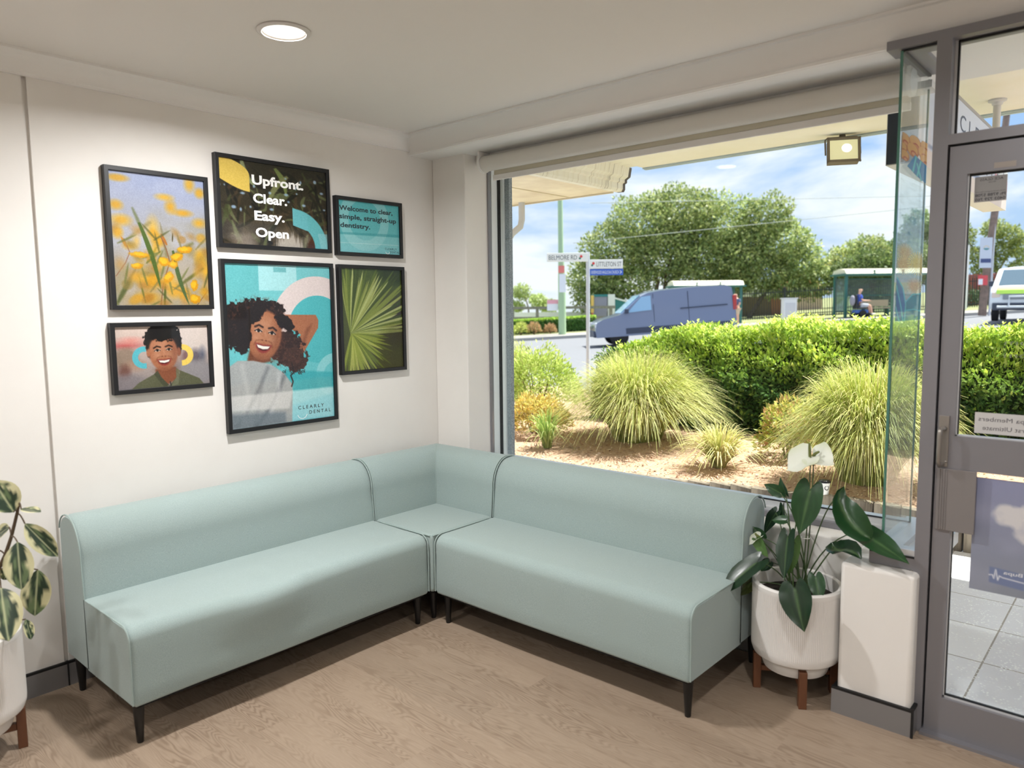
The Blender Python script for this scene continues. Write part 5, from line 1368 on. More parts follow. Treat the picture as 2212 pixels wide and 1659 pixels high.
# ------------------------------------------------------------------ the street beyond, in its own frame: a along the road, b away from the shop
SL = Vector((.7483, .6633, 0)); SF = Vector((-.6633, .7483, 0)); SO = Vector((3.4, -3.12, 0))
def st(a, b, z=0.0): return SO+SL*a+SF*b+Vector((0, 0, z))
def gz_(a): return .2+.045*(a-1)
def stm(a, b, yaw=0.0, z=None, pitch=0.0):
    """matrix with X along the road (uphill), Y away from the shop"""
    R = Matrix((SL, SF, Vector((0, 0, 1)))).transposed().to_4x4()
    return Matrix.Translation(st(a, b, gz_(a) if z is None else z)) @ R @ Matrix.Rotation(yaw, 4, 'Z') @ Matrix.Rotation(-pitch, 4, 'Y')
ROAD = pbr('asphalt', (128, 128, 134), .85, var=(30, (116, 116, 122), 1.0))
CONC = pbr('concrete', (160, 154, 148), .85, var=(8, (148, 142, 136), 1.0))
def strip(name, b0, b1, dz, mat, a0=-60, a1=110):
    f = MB(); n = 2
    p = [st(a0, b0, gz_(a0)+dz), st(a1, b0, gz_(a1)+dz), st(a1, b1, gz_(a1)+dz), st(a0, b1, gz_(a0)+dz)]
    q = [Vector(x)-Vector((0, 0, .25)) for x in p]
    f.add(p+q, [(0, 1, 2, 3), (4, 7, 6, 5), (0, 4, 5, 1), (1, 5, 6, 2), (2, 6, 7, 3), (3, 7, 4, 0)])
    return structure(f.build(name, mat, smooth=0))
strip('road', 12.5, 35.2, -.12, ROAD)
strip('kerb', 35.2, 35.5, .02, pbr('kerb_concrete', (164, 162, 160), .8))
strip('footpath', 35.5, 38.6, .02, CONC)
strip('far_ground', 38.6, 160, .03, pbr('dry_verge', (150, 150, 108), .95, var=(2, (128, 136, 84), 1.0)))
strip('near_footpath', 9.2, 12.5, -.06, CONC)

def leaf_cloud(parent, blobs, n, size, pal, seed, name='foliage', hole=0.0, aspect=.5):
    r = np.random.default_rng(seed)
    B = np.array(blobs, float); vol = (B[:, 3]*B[:, 4]*B[:, 5])**.72; k = r.choice(len(B), n, p=vol/vol.sum())
    d = r.normal(0, 1, (n, 3)); d /= np.linalg.norm(d, axis=1, keepdims=True)
    rad = (.35+.65*r.random(n)**.45)*(1+.22*np.sin(d[:, 0]*6+k)*np.cos(d[:, 2]*7+k*2))
    P = B[k, :3]+d*B[k, 3:6]*rad[:, None]
    ax = d*.6+r.normal(0, .7, (n, 3)); nr = d*.7+r.normal(0, .6, (n, 3))+np.array([0, 0, .4])
    L = size*r.uniform(.6, 1.4, n)
    v, f = cards(P, ax, nr, L, L*aspect, .1)
    pal = np.array(pal, float); c = pal[r.integers(0, len(pal), n)]
    c = c*(.86+.28*r.random(n))[:, None]*(.92+.16*r.random(len(B)))[k][:, None]
    return np_mesh(name, v, f, LEAFG, parent, rep4(c.clip(0, 255)))
BARK = pbr('tree_bark', (122, 104, 88), .9, bump=(20, .4, .02), var=(6, (92, 78, 66), 1.0))
def tree(label, a, b, blobs, n, size, pal, seed, trunks, group=None, cat='tree', name='tree'):
    """blobs are (da, db, z above ground, ra, rb, rz) in the street frame"""
    g = gz_(a); t = thing(name, label, cat, st(a, b, g), group)
    R = []
    for da, db, z, ra, rb, rz in blobs:
        p = st(a+da, b+db, g+z); R.append((p.x, p.y, p.z, (ra+rb)/2, (ra+rb)/2, rz))
    leaf_cloud(t, R, int(n*1.5), size*.74, pal, seed)
    for pts, r0, r1 in trunks:
        f = MB(); P = [st(a+x, b+y, g+z) for x, y, z in pts]; k = len(P)
        f.tube(P, [r0+(r1-r0)*i/(k-1) for i in range(k)], 9); f.build('trunk' if r0 > .12 else 'branch', BARK, t, smooth=70)
    return t
TG = [(150, 166, 100), (166, 178, 110), (132, 150, 92), (184, 192, 122), (118, 138, 86), (196, 200, 138)]
tree('broad spreading green tree behind the street signs and dark van', 9.2, 48,
     [(-3.7, 0, 2.9, 1.9, 2, 1.7), (-2.6, 0, 4.6, 2.2, 2.4, 1.8), (-.6, 0, 6.3, 2.6, 2.6, 1.9), (1.8, 0, 7.0, 2.5, 2.5, 1.7), (4.1, 0, 6.2, 2.3, 2.5, 1.9), (.6, .5, 4.4, 2.8, 2.6, 1.6), (3.2, .4, 4.2, 2.4, 2.4, 1.6), (5.4, .2, 4.4, 2.0, 2.2, 1.9), (-1.8, -.4, 2.6, 1.9, 1.8, 1.3), (2.2, -.8, 3.0, 1.6, 1.6, .9), (-3.8, .2, 1.6, 1.5, 1.5, 1.2), (4.8, -.3, 2.6, 1.5, 1.5, 1.0)], 30000, .30, TG, 41,
     [([(-.2, 0, -.1), (-.1, 0, 1.2), (.2, 0, 2.6), (-.4, 0, 4.2), (-1.0, 0, 6.2)], .19, .06), ([(.0, 0, .9), (.6, 0, 1.9), (.7, 0, 3.2), (1.6, 0, 6.0)], .15, .05), ([(-.1, 0, .6), (-1.2, 0, 1.5), (-2.6, 0, 3.4)], .10, .04), ([(.6, 0, 2.4), (2.6, 0, 4.2), (4.0, 0, 5.6)], .10, .04)], 'trees across the road')
tree('leaning green tree to the right of the broad tree, in front of the fence', 17.0, 46.5,
     [(-1.2, 0, 6.2, 1.5, 1.6, 1.3), (-.2, 0, 4.6, 1.8, 1.8, 1.5), (.9, 0, 3.2, 1.7, 1.7, 1.4), (-1.4, -.2, 2.6, 1.6, 1.5, 1.2), (-2.6, .1, 3.8, 1.5, 1.6, 1.5), (1.9, 0, 2.2, 1.3, 1.4, 1.1), (.2, 0, 1.9, 1.6, 1.5, .9)], 13000, .29, TG, 42,
     [([(-2.2, 0, -.1), (-1.4, 0, 1.2), (-.4, 0, 2.6), (.2, 0, 4.6)], .16, .05)], 'trees across the road')
tree('round-topped green tree standing behind the right-hand bus shelter', 29.2, 62,
     [(-1.5, 0, 3.6, 1.7, 1.8, 1.6), (.4, 0, 4.4, 1.8, 1.8, 1.5), (1.7, 0, 3.2, 1.5, 1.6, 1.5), (0, 0, 2.2, 2.4, 2.2, 1.4)], 9000, .33, TG, 43, [([(0, 0, -.1), (0, 0, 2.6), (.3, 0, 4)], .18, .06)], 'trees across the road')
tree('dark bushy tree hanging over the black fence left of the right-hand shelter', 21.6, 45,
     [(-1.4, 0, 2.2, 1.2, 1.2, 1.0), (0, 0, 2.7, 1.5, 1.3, 1.1), (1.6, 0, 2.6, 1.5, 1.3, 1.2), (3.0, 0, 2.9, 1.4, 1.3, 1.3), (.6, 0, 1.3, 1.8, 1.0, .9)], 9000, .26, [(104, 124, 70), (88, 110, 62), (124, 142, 82), (140, 154, 90)], 44, [([(.2, 0, -.1), (.1, 0, 1.8), (.4, 0, 2.8)], .13, .05)], 'trees across the road')
tree('wispy tree behind the painted reflection on the corner glass', 29.8, 55,
     [(-.9, 0, 4.6, 1.0, 1, .9), (0, 0, 6.0, 1.1, 1, 1.0), (.8, 0, 4.4, 1.0, 1, 1.2), (-.2, 0, 3.0, 1.4, 1.2, 1.0)], 5200, .28, [(126, 150, 96), (148, 166, 106), (108, 134, 86)], 45, [([(0, 0, -.1), (0, 0, 3), (.1, 0, 6)], .13, .04)], 'trees across the road')
tree('sparse gum tree seen through the upper door glass', 38.6, 60,
     [(-2.4, 0, 5.0, .8, .8, .9), (-1.6, 0, 3.6, .7, .8, .7), (-.1, 0, 5.6, .9, .9, .7), (1.2, 0, 5.1, 1.0, .9, .9), (.6, 0, 3.8, 1.0, .9, .7), (2.3, 0, 4.2, 1.0, .9, 1.0), (-.5, 0, 2.4, 1.2, .9, .8), (2.2, 0, 2.4, 1.2, .9, .8)], 6500, .27, [(150, 162, 96), (128, 144, 86), (176, 182, 112)], 46,
     [([(.2, 0, -.1), (.3, 0, 2), (.1, 0, 3.8), (-.2, 0, 5.6)], .13, .04), ([(.3, 0, 2), (1.1, 0, 3.4), (1.6, 0, 5.2)], .09, .03), ([(.2, 0, 1.6), (-1.2, 0, 3.4), (-2.2, 0, 4.9)], .09, .03)], 'trees across the road')
tree('small pale tree far off at the left edge of the window', 1.6, 72, [(-.7, 0, 3.0, .9, .9, .7), (.9, 0, 2.2, .9, .8, .6), (2.0, 0, 1.6, 1.0, .9, .6), (-1.2, 0, 1.6, .8, .8, .5)], 2200, .33, [(176, 190, 128), (160, 178, 112), (196, 204, 142)], 47, [([(0, 0, -.1), (0, 0, 1.4), (-.4, 0, 2.8)], .10, .04)], 'trees across the road')

def box_t(T, *a): return MB(T).box(*a)
# low hedge, fence and bushes at the left far side
lh = thing('low_hedge', 'low dark green hedge along the far footpath at the left', 'hedge', st(2.1, 40, .25))
r = np.random.default_rng(51); n = 9000
A = r.uniform(-.9, 4.5, n); Bq = 40+r.random(n)*.9; Zq = r.random(n); onT = r.random(n) < .45
Zq = np.where(onT, 1.0, Zq); Bq = np.where(onT, Bq, 40+.06*r.random(n))
P = np.array([st(a, b_, gz_(a)+.05+z*.72) for a, b_, z in zip(A, Bq, Zq)])
D = r.normal(0, .7, (n, 3))+np.array([.3, -.4, .5]); Nn = r.normal(0, .6, (n, 3))+np.array([.3, -.4, .7])
v, fq = cards(P, D, Nn, np.full(n, .12), np.full(n, .06)); cc = np.where((Zq > .9)[:, None], np.array([[176, 204, 96]]), np.array([[104, 146, 84]]))*(.8+.4*r.random(n))[:, None]
np_mesh('foliage', v, fq, LEAFG, lh, rep4(cc.clip(0, 255)))
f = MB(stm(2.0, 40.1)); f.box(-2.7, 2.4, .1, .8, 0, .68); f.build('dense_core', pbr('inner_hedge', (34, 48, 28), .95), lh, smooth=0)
for a, b_, sz, pal, lab in ((.45, 39.2, .85, [(206, 210, 120), (186, 198, 104)], 'yellow-green round shrub before the low hedge at the window edge'), (1.15, 39.1, .80, [(196, 160, 120), (180, 140, 108), (176, 164, 110)], 'reddish-brown round shrub before the low hedge, left of the green pole'), (2.0, 39.1, .62, [(200, 166, 126), (184, 150, 112)], 'small reddish shrub close beside the green pole')):
    p = st(a, b_, gz_(a)); shrub('round_shrub', lab, (p.x, p.y, p.z), (sz, sz, sz*.9), 700, .10, pal, int(a*100), group='shrubs before the low hedge')
rf = thing('timber_rail_fence', 'grey timber post and rail fence behind the low hedge at the left', 'fence', st(2.5, 44, .3))
GRT = pbr('grey_timber', (150, 146, 140), .9, var=(10, (120, 116, 110), 1.0))
T = stm(2.5, 44, z=.3); 
for i in range(6): box_t(T, -4.0+i*1.45, -3.82+i*1.45, -.08, .08, 0, 1.35).build('post', GRT, rf, smooth=0)
for z in (1.25, .65): box_t(T, -4.1, 3.6, -.12, -.06, z, z+.16).build('rail', GRT, rf, smooth=0)
ww_ = thing('low_wall', 'long white low wall beyond the timber rail fence', 'wall', st(3, 50, .3)); box_t(stm(3, 50, z=.3), -6, 6.5, 0, .3, 0, 1.05).build('wall', pbr('white_render', (236, 236, 236), .8), ww_, smooth=0)
ki = thing('kiosk', 'small teal and grey kiosk with a yellow post behind the van bonnet', 'kiosk', st(5.8, 45, .4))
T = stm(5.8, 45, z=.4)
box_t(T, -.82, -.05, 0, 1.2, 0, 1.86).build('door_panel', pbr('grey_purple_panel', (150, 148, 168), .6), ki, smooth=0)
box_t(T, -.9, .02, -.03, 1.25, 1.86, 2.0).build('lintel', pbr('teal_paint', (52, 128, 132), .5), ki, smooth=0)
MB(T).box(.0, .42, -.05, .3, 0, 2.0).build('white_pillar', pbr('white_render', (236, 236, 236), .8), ki, smooth=0)
f = MB(T); f.prism([(.42, 0), (2.4, 0), (2.4, 1.15), (.42, 1.72)], 'y', .1, 1.2); f.build('side_wall', pbr('teal_paint', (52, 128, 132), .5), ki, smooth=0)
f = MB(T); f.prism([(.42, 1.72), (2.5, 1.12), (2.5, 1.2), (.42, 1.82)], 'y', .0, 1.3); f.build('roof_edge', pbr('white_render', (236, 236, 236), .8), ki, smooth=0)
f = MB(T); f.box(-1.02, -.86, -.1, .1, .9, 1.95); f.build('yellow_post', pbr('yellow_post', (240, 200, 110), .6), ki, smooth=0)
f = MB(T); f.box(-1.0, -.88, -.1, .1, 0, .9); f.build('post_foot', pbr('red_post', (206, 110, 96), .6), ki, smooth=0)
# street name sign
sp_ = thing('street_sign', 'white street name post with two white blades and a blue direction blade', 'street sign', st(1.225, 12, .1))
T = stm(1.225, 12, z=0)
SGW = pbr('sign_white', (236, 238, 242), .5); SGB = pbr('sign_blue', (66, 104, 208), .5); INKS = pbr('sign_ink', (96, 104, 116), .6)
f = MB(T); f.tube([(0, 0, -.05), (0, 0, 2.46)], .030, 14); f.build('pole', pbr('galvanised', (206, 210, 220), .5), sp_, smooth=50)
ex, ey = SL, Vector((0, 0, 1))
def blade(x0, x1, z0, z1, mat, txt, cap, wid, tx, tilt=.0, ink=INKS, dot=None):
    Tb = T @ Matrix.Rotation(tilt, 4, 'Z')
    bl_ = MB(Tb).box(x0, x1, -.040, -.030, z0, z1).build('sign_blade', mat, sp_, smooth=0, bevel=.004)
    mb = MB(Tb); vs, fs = text_polys(txt, .0); xx = vs[:, 0].min(); sc_ = wid/(vs[:, 0].max()-xx); 
    mb.add([(tx+(q[0]-xx)*sc_, -.0415, z0+(z1-z0-cap)/2+q[1]*cap/.73) for q in vs], fs); mb.build('lettering', ink, bl_, smooth=0, fix=False)
    if dot:
        mb = MB(Tb); zc = (z0+z1)/2
        mb.lathe([(.0001, -.0412), (.022, -.0412), (.022, -.040)], (dot+.008, 0, zc+.012), 14, 0, 'y'); mb.lathe([(.0001, -.0412), (.018, -.0412), (.018, -.040)], (dot-.012, 0, zc-.018), 14, 1, 'y')
        mb.build('flower_emblem', [pbr('emblem_red', (214, 70, 76), .6), pbr('emblem_green', (84, 130, 120), .6)], bl_, smooth=0)
blade(-.66, -.0, 2.305, 2.445, SGW, 'BELMORE RD', .075, .45, -.63, dot=-.12)
blade(.03, .555, 2.190, 2.335, SGW, 'LITTLETON ST', .075, .40, .13, dot=.075)
blade(.03, .560, 2.085, 2.185, SGB, 'RIVERWOOD ANGLICAN CHURCH', .055, .44, .05, ink=pbr('white_ink_sign', (226, 234, 252), .6))
mb = MB(T); mb.add([(.50, -.0415, 2.16), (.515, -.0415, 2.16), (.54, -.0415, 2.135), (.515, -.0415, 2.11), (.50, -.0415, 2.11), (.525, -.0415, 2.135)], [(0, 1, 2, 5), (5, 2, 3, 4)]); mb.build('arrow_mark', pbr('white_ink_sign', (226, 234, 252), .6), sp_, smooth=0, fix=False)
gp = thing('power_pole', 'tall pale green power pole at the far kerb on the left', 'pole', st(2.5, 37, .27))
MB(stm(2.5, 37)).tube([(0, 0, -.1), (-.02, 0, 2.6), (-.06, 0, 4.2), (-.10, 0, 9)], [.19, .185, .13, .11], 14).build('pole', pbr('green_pole', (172, 198, 160), .8), gp, smooth=60)
f = MB(stm(2.5, 37)); f.box(-.20, .10, -.22, -.19, 3.05, 3.4); f.build('round_sign', pbr('sign_red_pale', (232, 130, 122), .6), gp, smooth=0)
f = MB(stm(2.5, 37)); f.box(-.16, .16, -.21, -.19, 2.1, 3.0); f.build('pole_notice', pbr('sign_white', (236, 238, 242), .5), gp, smooth=0)
f = MB(stm(2.5, 37)); f.box(-.75, -.2, .1, .13, 1.2, 1.75); f.box(-.75, -.2, .08, .10, 1.55, 1.75, 1); f.build('for_sale_board', [pbr('sign_white', (236, 238, 242), .5), pbr('sign_pink', (236, 170, 180), .6)], gp, smooth=0)

# vans
def wheel(parent, T, x, y, r=.34):
    s = -1 if y < 0 else 1
    w = MB(T); w.lathe([(r*.62, y-s*.20), (r*.96, y-s*.20), (r, y-s*.17), (r, y-s*.03), (r*.96, y), (r*.66, y+s*.005)], (x, 0, r), 26, 0, 'y')
    o = w.build('wheel', pbr('tyre', (30, 30, 32), .8), parent, smooth=40)
    h = MB(T); h.lathe([(.0001, y-s*.02), (r*.2, y-s*.015), (r*.25, y-s*.05), (r*.66, y-s*.01)], (x, 0, r), 20, 0, 'y'); h.build('hub', pbr('wheel_silver', (190, 192, 196), .35, .6), o, smooth=40)
def van(label, T, paint, body, windows, x_wheels, half=.94, roof_half=.80, zbelt=1.0, extras=None, loc=(0, 0, 0), trim_h=.45):
    """body = outline (x, z) of the side view, front at -x"""
    t = thing('van', label, 'van', loc)
    zmax = max(z for _, z in body)
    def hw(z): return half if z <= zbelt else half+(roof_half-half)*((z-zbelt)/(zmax-zbelt))**1.3
    k = len(body); vs = []; nr = 9
    for j in range(nr):
        q = j/(nr-1)*2-1
        for (x, z) in body:
            e = 1-.035*max(0, abs(q)-.75)/.25
            vs.append((x*(1 if abs(q) < .75 else 1-.01*(abs(q)-.75)/.25), q*hw(z), z if z < zbelt else zbelt+(z-zbelt)*(1-.05*max(0, abs(q)-.5)/.5)))
    f = MB(T); fs = [(j*k+i, j*k+(i+1) % k, (j+1)*k+(i+1) % k, (j+1)*k+i) for j in range(nr-1) for i in range(k)]
    cen = [((body[0][0]+body[k//2][0])/2, .8)]
    fs += [tuple(range(k-1, -1, -1)), tuple((nr-1)*k+i for i in range(k))]
    f.add(vs, fs); b = f.build('body', paint, t, smooth=32)
    dark = pbr('tinted_glass', (92, 112, 128), .08, spec=.8)
    for nm, poly, mat in windows:
        for s in (-1, 1):
            g = MB(T); kk = len(poly)
            g.add([(x, s*(hw(z)+.004), z) for x, z in poly]+[(x, s*(hw(z)-.02), z) for x, z in poly], [tuple(range(kk)), tuple(range(2*kk-1, kk-1, -1))]+[(i, i+kk, (i+1) % kk+kk, (i+1) % kk) for i in range(kk)])
            g.build(nm, mat or dark, t, smooth=0)
    for x in x_wheels:
        for s in (-1, 1): wheel(t, T, x, s*(half-.01))
    if extras: extras(t, T, hw)
    return t
NAVY = pbr('navy_paint', (124, 132, 158), .28, .3, coat=.8); NAVYD = pbr('navy_plastic', (58, 66, 88), .5)
B1 = [(-2.62, .35), (-2.66, .62), (-2.58, .88), (-2.35, .98), (-1.75, 1.10), (-1.62, 1.16), (-.88, 1.74), (-.62, 1.84), (-.1, 1.90), (1.2, 1.93), (2.35, 1.90), (2.52, 1.82), (2.60, 1.10), (2.62, .55), (2.58, .35)]
def ex1(t, T, hw):
    g = MB(T); g.add([(-1.64, -.72, 1.17), (-1.64, .72, 1.17), (-.92, .66, 1.735), (-.92, -.66, 1.735)], [(0, 1, 2, 3)])
    g2 = MB(T); vs = [(-1.655, -.74, 1.165), (-1.655, .74, 1.165), (-.915, .68, 1.745), (-.915, -.68, 1.745), (-1.62, -.74, 1.15), (-1.62, .74, 1.15), (-.88, .68, 1.73), (-.88, -.68, 1.73)]
    g2.add(vs, [(0, 1, 2, 3), (7, 6, 5, 4), (0, 4, 5, 1), (1, 5, 6, 2), (2, 6, 7, 3), (3, 7, 4, 0)]); g2.build('windscreen', pbr('sky_glass', (150, 190, 222), .06, spec=.9), t, smooth=0)
    for s in (-1, 1):
        g = MB(T); g.box(-1.52, -1.38, s*.97-.09, s*.97+.09, 1.14, 1.30); g.build('mirror', NAVYD, t, smooth=0, bevel=.02)
        g = MB(T); g.box(-2.63, -2.42, s*.74-.16, s*.74+.16, .70, .88); g.build('headlight', pbr('headlight', (226, 230, 236), .15), t, smooth=0, bevel=.03)
        g = MB(T); g.box(2.5, 2.63, s*.86-.06, s*.86+.06, 1.0, 1.5); g.build('tail_light', pbr('tail_red', (190, 60, 56), .3), t, smooth=0, bevel=.01)
        g = MB(T); g.box(-1.5, 2.4, s*.945-.012, s*.945+.012, .42, .62); g.build('side_moulding', NAVYD, t, smooth=0)
    g = MB(T); g.box(-2.69, -2.60, -.8, .8, .36, .60); g.build('bumper', NAVYD, t, smooth=0, bevel=.03)
T = stm(5.46, 27, z=.32, pitch=math.radians(3.6)) @ Matrix.Diagonal((.95, 1, 1, 1))
van('dark blue panel van driving uphill past the hedge', T, NAVY, B1, [('side_window', [(-1.42, 1.16), (-.52, 1.20), (-.52, 1.70), (-.86, 1.68)], pbr('sky_glass', (150, 190, 222), .06, spec=.9)), ('side_panel', [(.55, 1.16), (2.3, 1.18), (2.28, 1.22), (.55, 1.20)], NAVYD), ('door_seam', [(-.44, .5), (-.42, .5), (-.42, 1.76), (-.44, 1.76)], NAVYD), ('door_seam', [(.85, .5), (.87, .5), (.87, 1.76), (.85, 1.76)], NAVYD)], (-1.75, 1.6), extras=ex1, loc=st(5.46, 27, .32))
WHV = pbr('white_van_paint', (232, 236, 240), .3, coat=.6)
B2 = [(-2.45, .45), (-2.50, .70), (-2.42, 1.05), (-2.30, 1.18), (-1.95, 1.30), (-1.35, 1.86), (-1.05, 1.96), (0, 2.02), (2.2, 2.0), (2.4, 1.9), (2.48, 1.1), (2.46, .45)]
def ex2(t, T, hw):
    g2 = MB(T); vs = [(-1.99, -.74, 1.30), (-1.99, .74, 1.30), (-1.37, .66, 1.865), (-1.37, -.66, 1.865), (-1.94, -.74, 1.28), (-1.94, .74, 1.28), (-1.33, .66, 1.85), (-1.33, -.66, 1.85)]
    g2.add(vs, [(0, 1, 2, 3), (7, 6, 5, 4), (0, 4, 5, 1), (1, 5, 6, 2), (2, 6, 7, 3), (3, 7, 4, 0)]); g2.build('windscreen', pbr('tinted_glass', (92, 112, 128), .08, spec=.8), t, smooth=0)
    g = MB(T); g.prism([(-2.47, .98), (-2.40, 1.10), (-2.28, 1.205), (-2.30, 1.22), (-2.44, 1.12), (-2.50, .98)], 'y', -.70, .75); g.build('green_stripe', pbr('lime_stripe', (190, 232, 96), .5), t, smooth=0)
    g = MB(T); g.box(-2.52, -2.44, -.55, .55, .78, .96); g.build('grille', pbr('grille_grey', (140, 146, 156), .5), t, smooth=0)
    g = MB(T); g.tube([(-2.66, -.7, .52), (-2.66, .7, .52)], .045, 8); g.tube([(-2.66, -.35, .52), (-2.62, -.35, .88), (-2.62, .35, .88), (-2.66, .35, .52)], .035, 8); g.build('bull_bar', pbr('bar_white', (222, 226, 230), .3), t, smooth=60)
    g = MB(T); g.box(-2.55, -2.43, -.86, .86, .40, .66); g.build('bumper', pbr('bumper_dark', (70, 76, 92), .5), t, smooth=0, bevel=.03)
    for s in (-1, 1):
        g = MB(T); g.box(-2.47, -2.30, s*.76-.13, s*.76+.13, .84, 1.04); g.build('headlight', pbr('headlight_warm', (236, 214, 200), .2), t, smooth=0, bevel=.03)
        g = MB(T); g.box(-1.72, -1.58, s*.98-.09, s*.98+.09, 1.26, 1.46); g.build('mirror', pbr('bumper_dark', (70, 76, 92), .5), t, smooth=0, bevel=.02)
T = stm(19.35, 28.0, yaw=math.radians(52), z=.93)
van('white van with a lime green stripe coming down the road at the right', T, WHV, B2, [('side_window', [(-1.62, 1.30), (-.7, 1.34), (-.7, 1.80), (-1.15, 1.80)], None)], (-1.6, 1.5), extras=ex2, loc=st(19.35, 28, .93))

# bus shelters
GRN = pbr('shelter_green', (58, 112, 104), .5); ROOF = pbr('shelter_roof', (240, 234, 206), .6); SGLASS = glass_mat('shelter_glass', (214, 226, 222), opacity=.10, refl=.6)
def shelter(label, a, b, w, h, z):
    t = thing('bus_shelter', label, 'bus shelter', st(a, b, z)); T = stm(a, b, z=z)
    for x in (-w/2+.1, w/2-.1):
        for y in (0, 1.3): box_t(T, x-.06, x+.06, y-.06, y+.06, -.05, h-.12).build('post', GRN, t, smooth=0)
    box_t(T, -w/2-.1, w/2+.1, -.25, 1.45, h-.16, h-.08).build('roof_frame', GRN, t, smooth=0)
    f = MB(T); f.prism([(-.22, h-.08), (1.42, h-.08), (1.3, h+.10), (.6, h+.19), (.0, h+.14)], 'x', -w/2, w/2); f.build('roof', ROOF, t, smooth=20)
    for k in range(1, 3): box_t(T, -w/2+w*k/3-.015, -w/2+w*k/3+.015, -.24, 1.44, h-.08, h+.10).build('roof_rib', GRN, t, smooth=0)
    box_t(T, -w/2+.16, w/2-.16, 1.29, 1.31, .3, h-.3).build('back_glass', SGLASS, t, smooth=0)
    box_t(T, -w/2+.09, -w/2+.11, .06, 1.24, .3, h-.3).build('side_glass', SGLASS, t, smooth=0)
    for zz in (.25, 1.1, h-.3): box_t(T, -w/2+.1, w/2-.1, 1.27, 1.33, zz-.025, zz+.025).build('rail', GRN, t, smooth=0)
    return t
shelter('green bus shelter with cream roof where a person waits in a wheelchair', 18.9, 37.6, 4.3, 2.25, .98)
shelter('green bus shelter with cream roof partly hidden behind the dark van', 10.1, 38.4, 3.6, 2.15, .60)
be = thing('park_bench', 'pale timber slatted bench inside the right-hand bus shelter', 'bench', st(18.7, 38.3, .98)); T = stm(18.7, 38.3, z=.98)
TIM = pbr('pale_timber', (206, 186, 152), .7)
box_t(T, -.75, .75, -.2, .2, .42, .47).build('seat', TIM, be, smooth=0); box_t(T, -.75, .75, .18, .22, .52, .86).build('backrest', TIM, be, smooth=0)
for x in (-.6, .6): box_t(T, x-.03, x+.03, -.18, .2, -.01, .42).build('leg', GRN, be, smooth=0)

# people: one skinned body each, clothes over it
def skin(name, T, nodes, edges, mat, parent, root=0, sub=2):
    me = bpy.data.meshes.new(name)
    o0 = ORG[parent.name]
    me.from_pydata([tuple((T @ Vector(p[:3]))-o0) for p in nodes], edges, [])
    o = link_mesh(name, me, mat, parent)
    md = o.modifiers.new('skin', 'SKIN'); md.use_smooth_shade = True
    for v, p in zip(me.skin_vertices[0].data if me.skin_vertices else [], nodes): v.radius = (p[3], p[3])
    if me.skin_vertices: me.skin_vertices[0].data[root].use_root = True
    o.modifiers.new('sub', 'SUBSURF').levels = sub; o.modifiers['sub'].render_levels = sub
    # bake to a plain mesh
    dg = bpy.context.evaluated_depsgraph_get(); ev = o.evaluated_get(dg)
    m2 = bpy.data.meshes.new_from_object(ev); o.modifiers.clear(); o.data = m2
    if not m2.materials: m2.materials.append(mat)
    return o
def hand(nodes, edges, wrist_i, d, side, up, s=1.0):
    """palm with five bent fingers grown from the wrist node"""
    w = Vector(nodes[wrist_i][:3]); d = Vector(d).normalized(); u = Vector(up).normalized(); sd = d.cross(u).normalized()*side
    palm = w+d*.07*s; nodes.append((*palm, .024*s)); pi_ = len(nodes)-1; edges.append((wrist_i, pi_))
    for k, (off, l) in enumerate(((-.030, .062), (-.010, .074), (.010, .070), (.028, .055))):
        a = palm+d*.030*s+sd*off*s; b = a+d*l*.5*s-u*.006; c = a+d*l*.85*s-u*.028*s
        i0 = len(nodes); nodes += [(*a, .010*s), (*b, .0085*s), (*c, .007*s)]; edges += [(pi_, i0), (i0, i0+1), (i0+1, i0+2)]
    a = w+d*.04*s-sd*.036*s; b = a+d*.035*s-sd*.018*s; i0 = len(nodes); nodes += [(*a, .011*s), (*b, .0085*s)]; edges += [(pi_, i0), (i0, i0+1)]
def head_bits(T, c, fwd, parent, r=.085, hair=None, bald=True):
    """nose, ears, eyes and mouth set into the head of the body mesh"""
    c = Vector(c); fw = Vector(fwd).normalized(); sd = Vector((0, 0, 1)).cross(fw).normalized(); upv = fw.cross(sd)
    f = MB(T)
    for s in (-1, 1): f.ball(tuple(c+fw*r*.92+sd*s*r*.36+upv*r*.12), r*.11, 8, 6)
    f.build('eyes', pbr('eye_dark', (50, 38, 34), .4), parent, smooth=180)
    f = MB(T); f.tube([tuple(c+fw*r*.90-upv*r*.48-sd*r*.3), tuple(c+fw*r*.98-upv*r*.5), tuple(c+fw*r*.90-upv*r*.48+sd*r*.3)], r*.06, 6); f.build('mouth', pbr('lip', (170, 100, 90), .6), parent, smooth=60)
    if hair: 
        f = MB(T); f.ball(tuple(c-fw*r*.12+upv*r*.25), (r*1.06, r*1.06, r*.98), 16, 10); f.build('hair', hair, parent, smooth=180)
SKINM = pbr('skin', (226, 178, 152), .6)
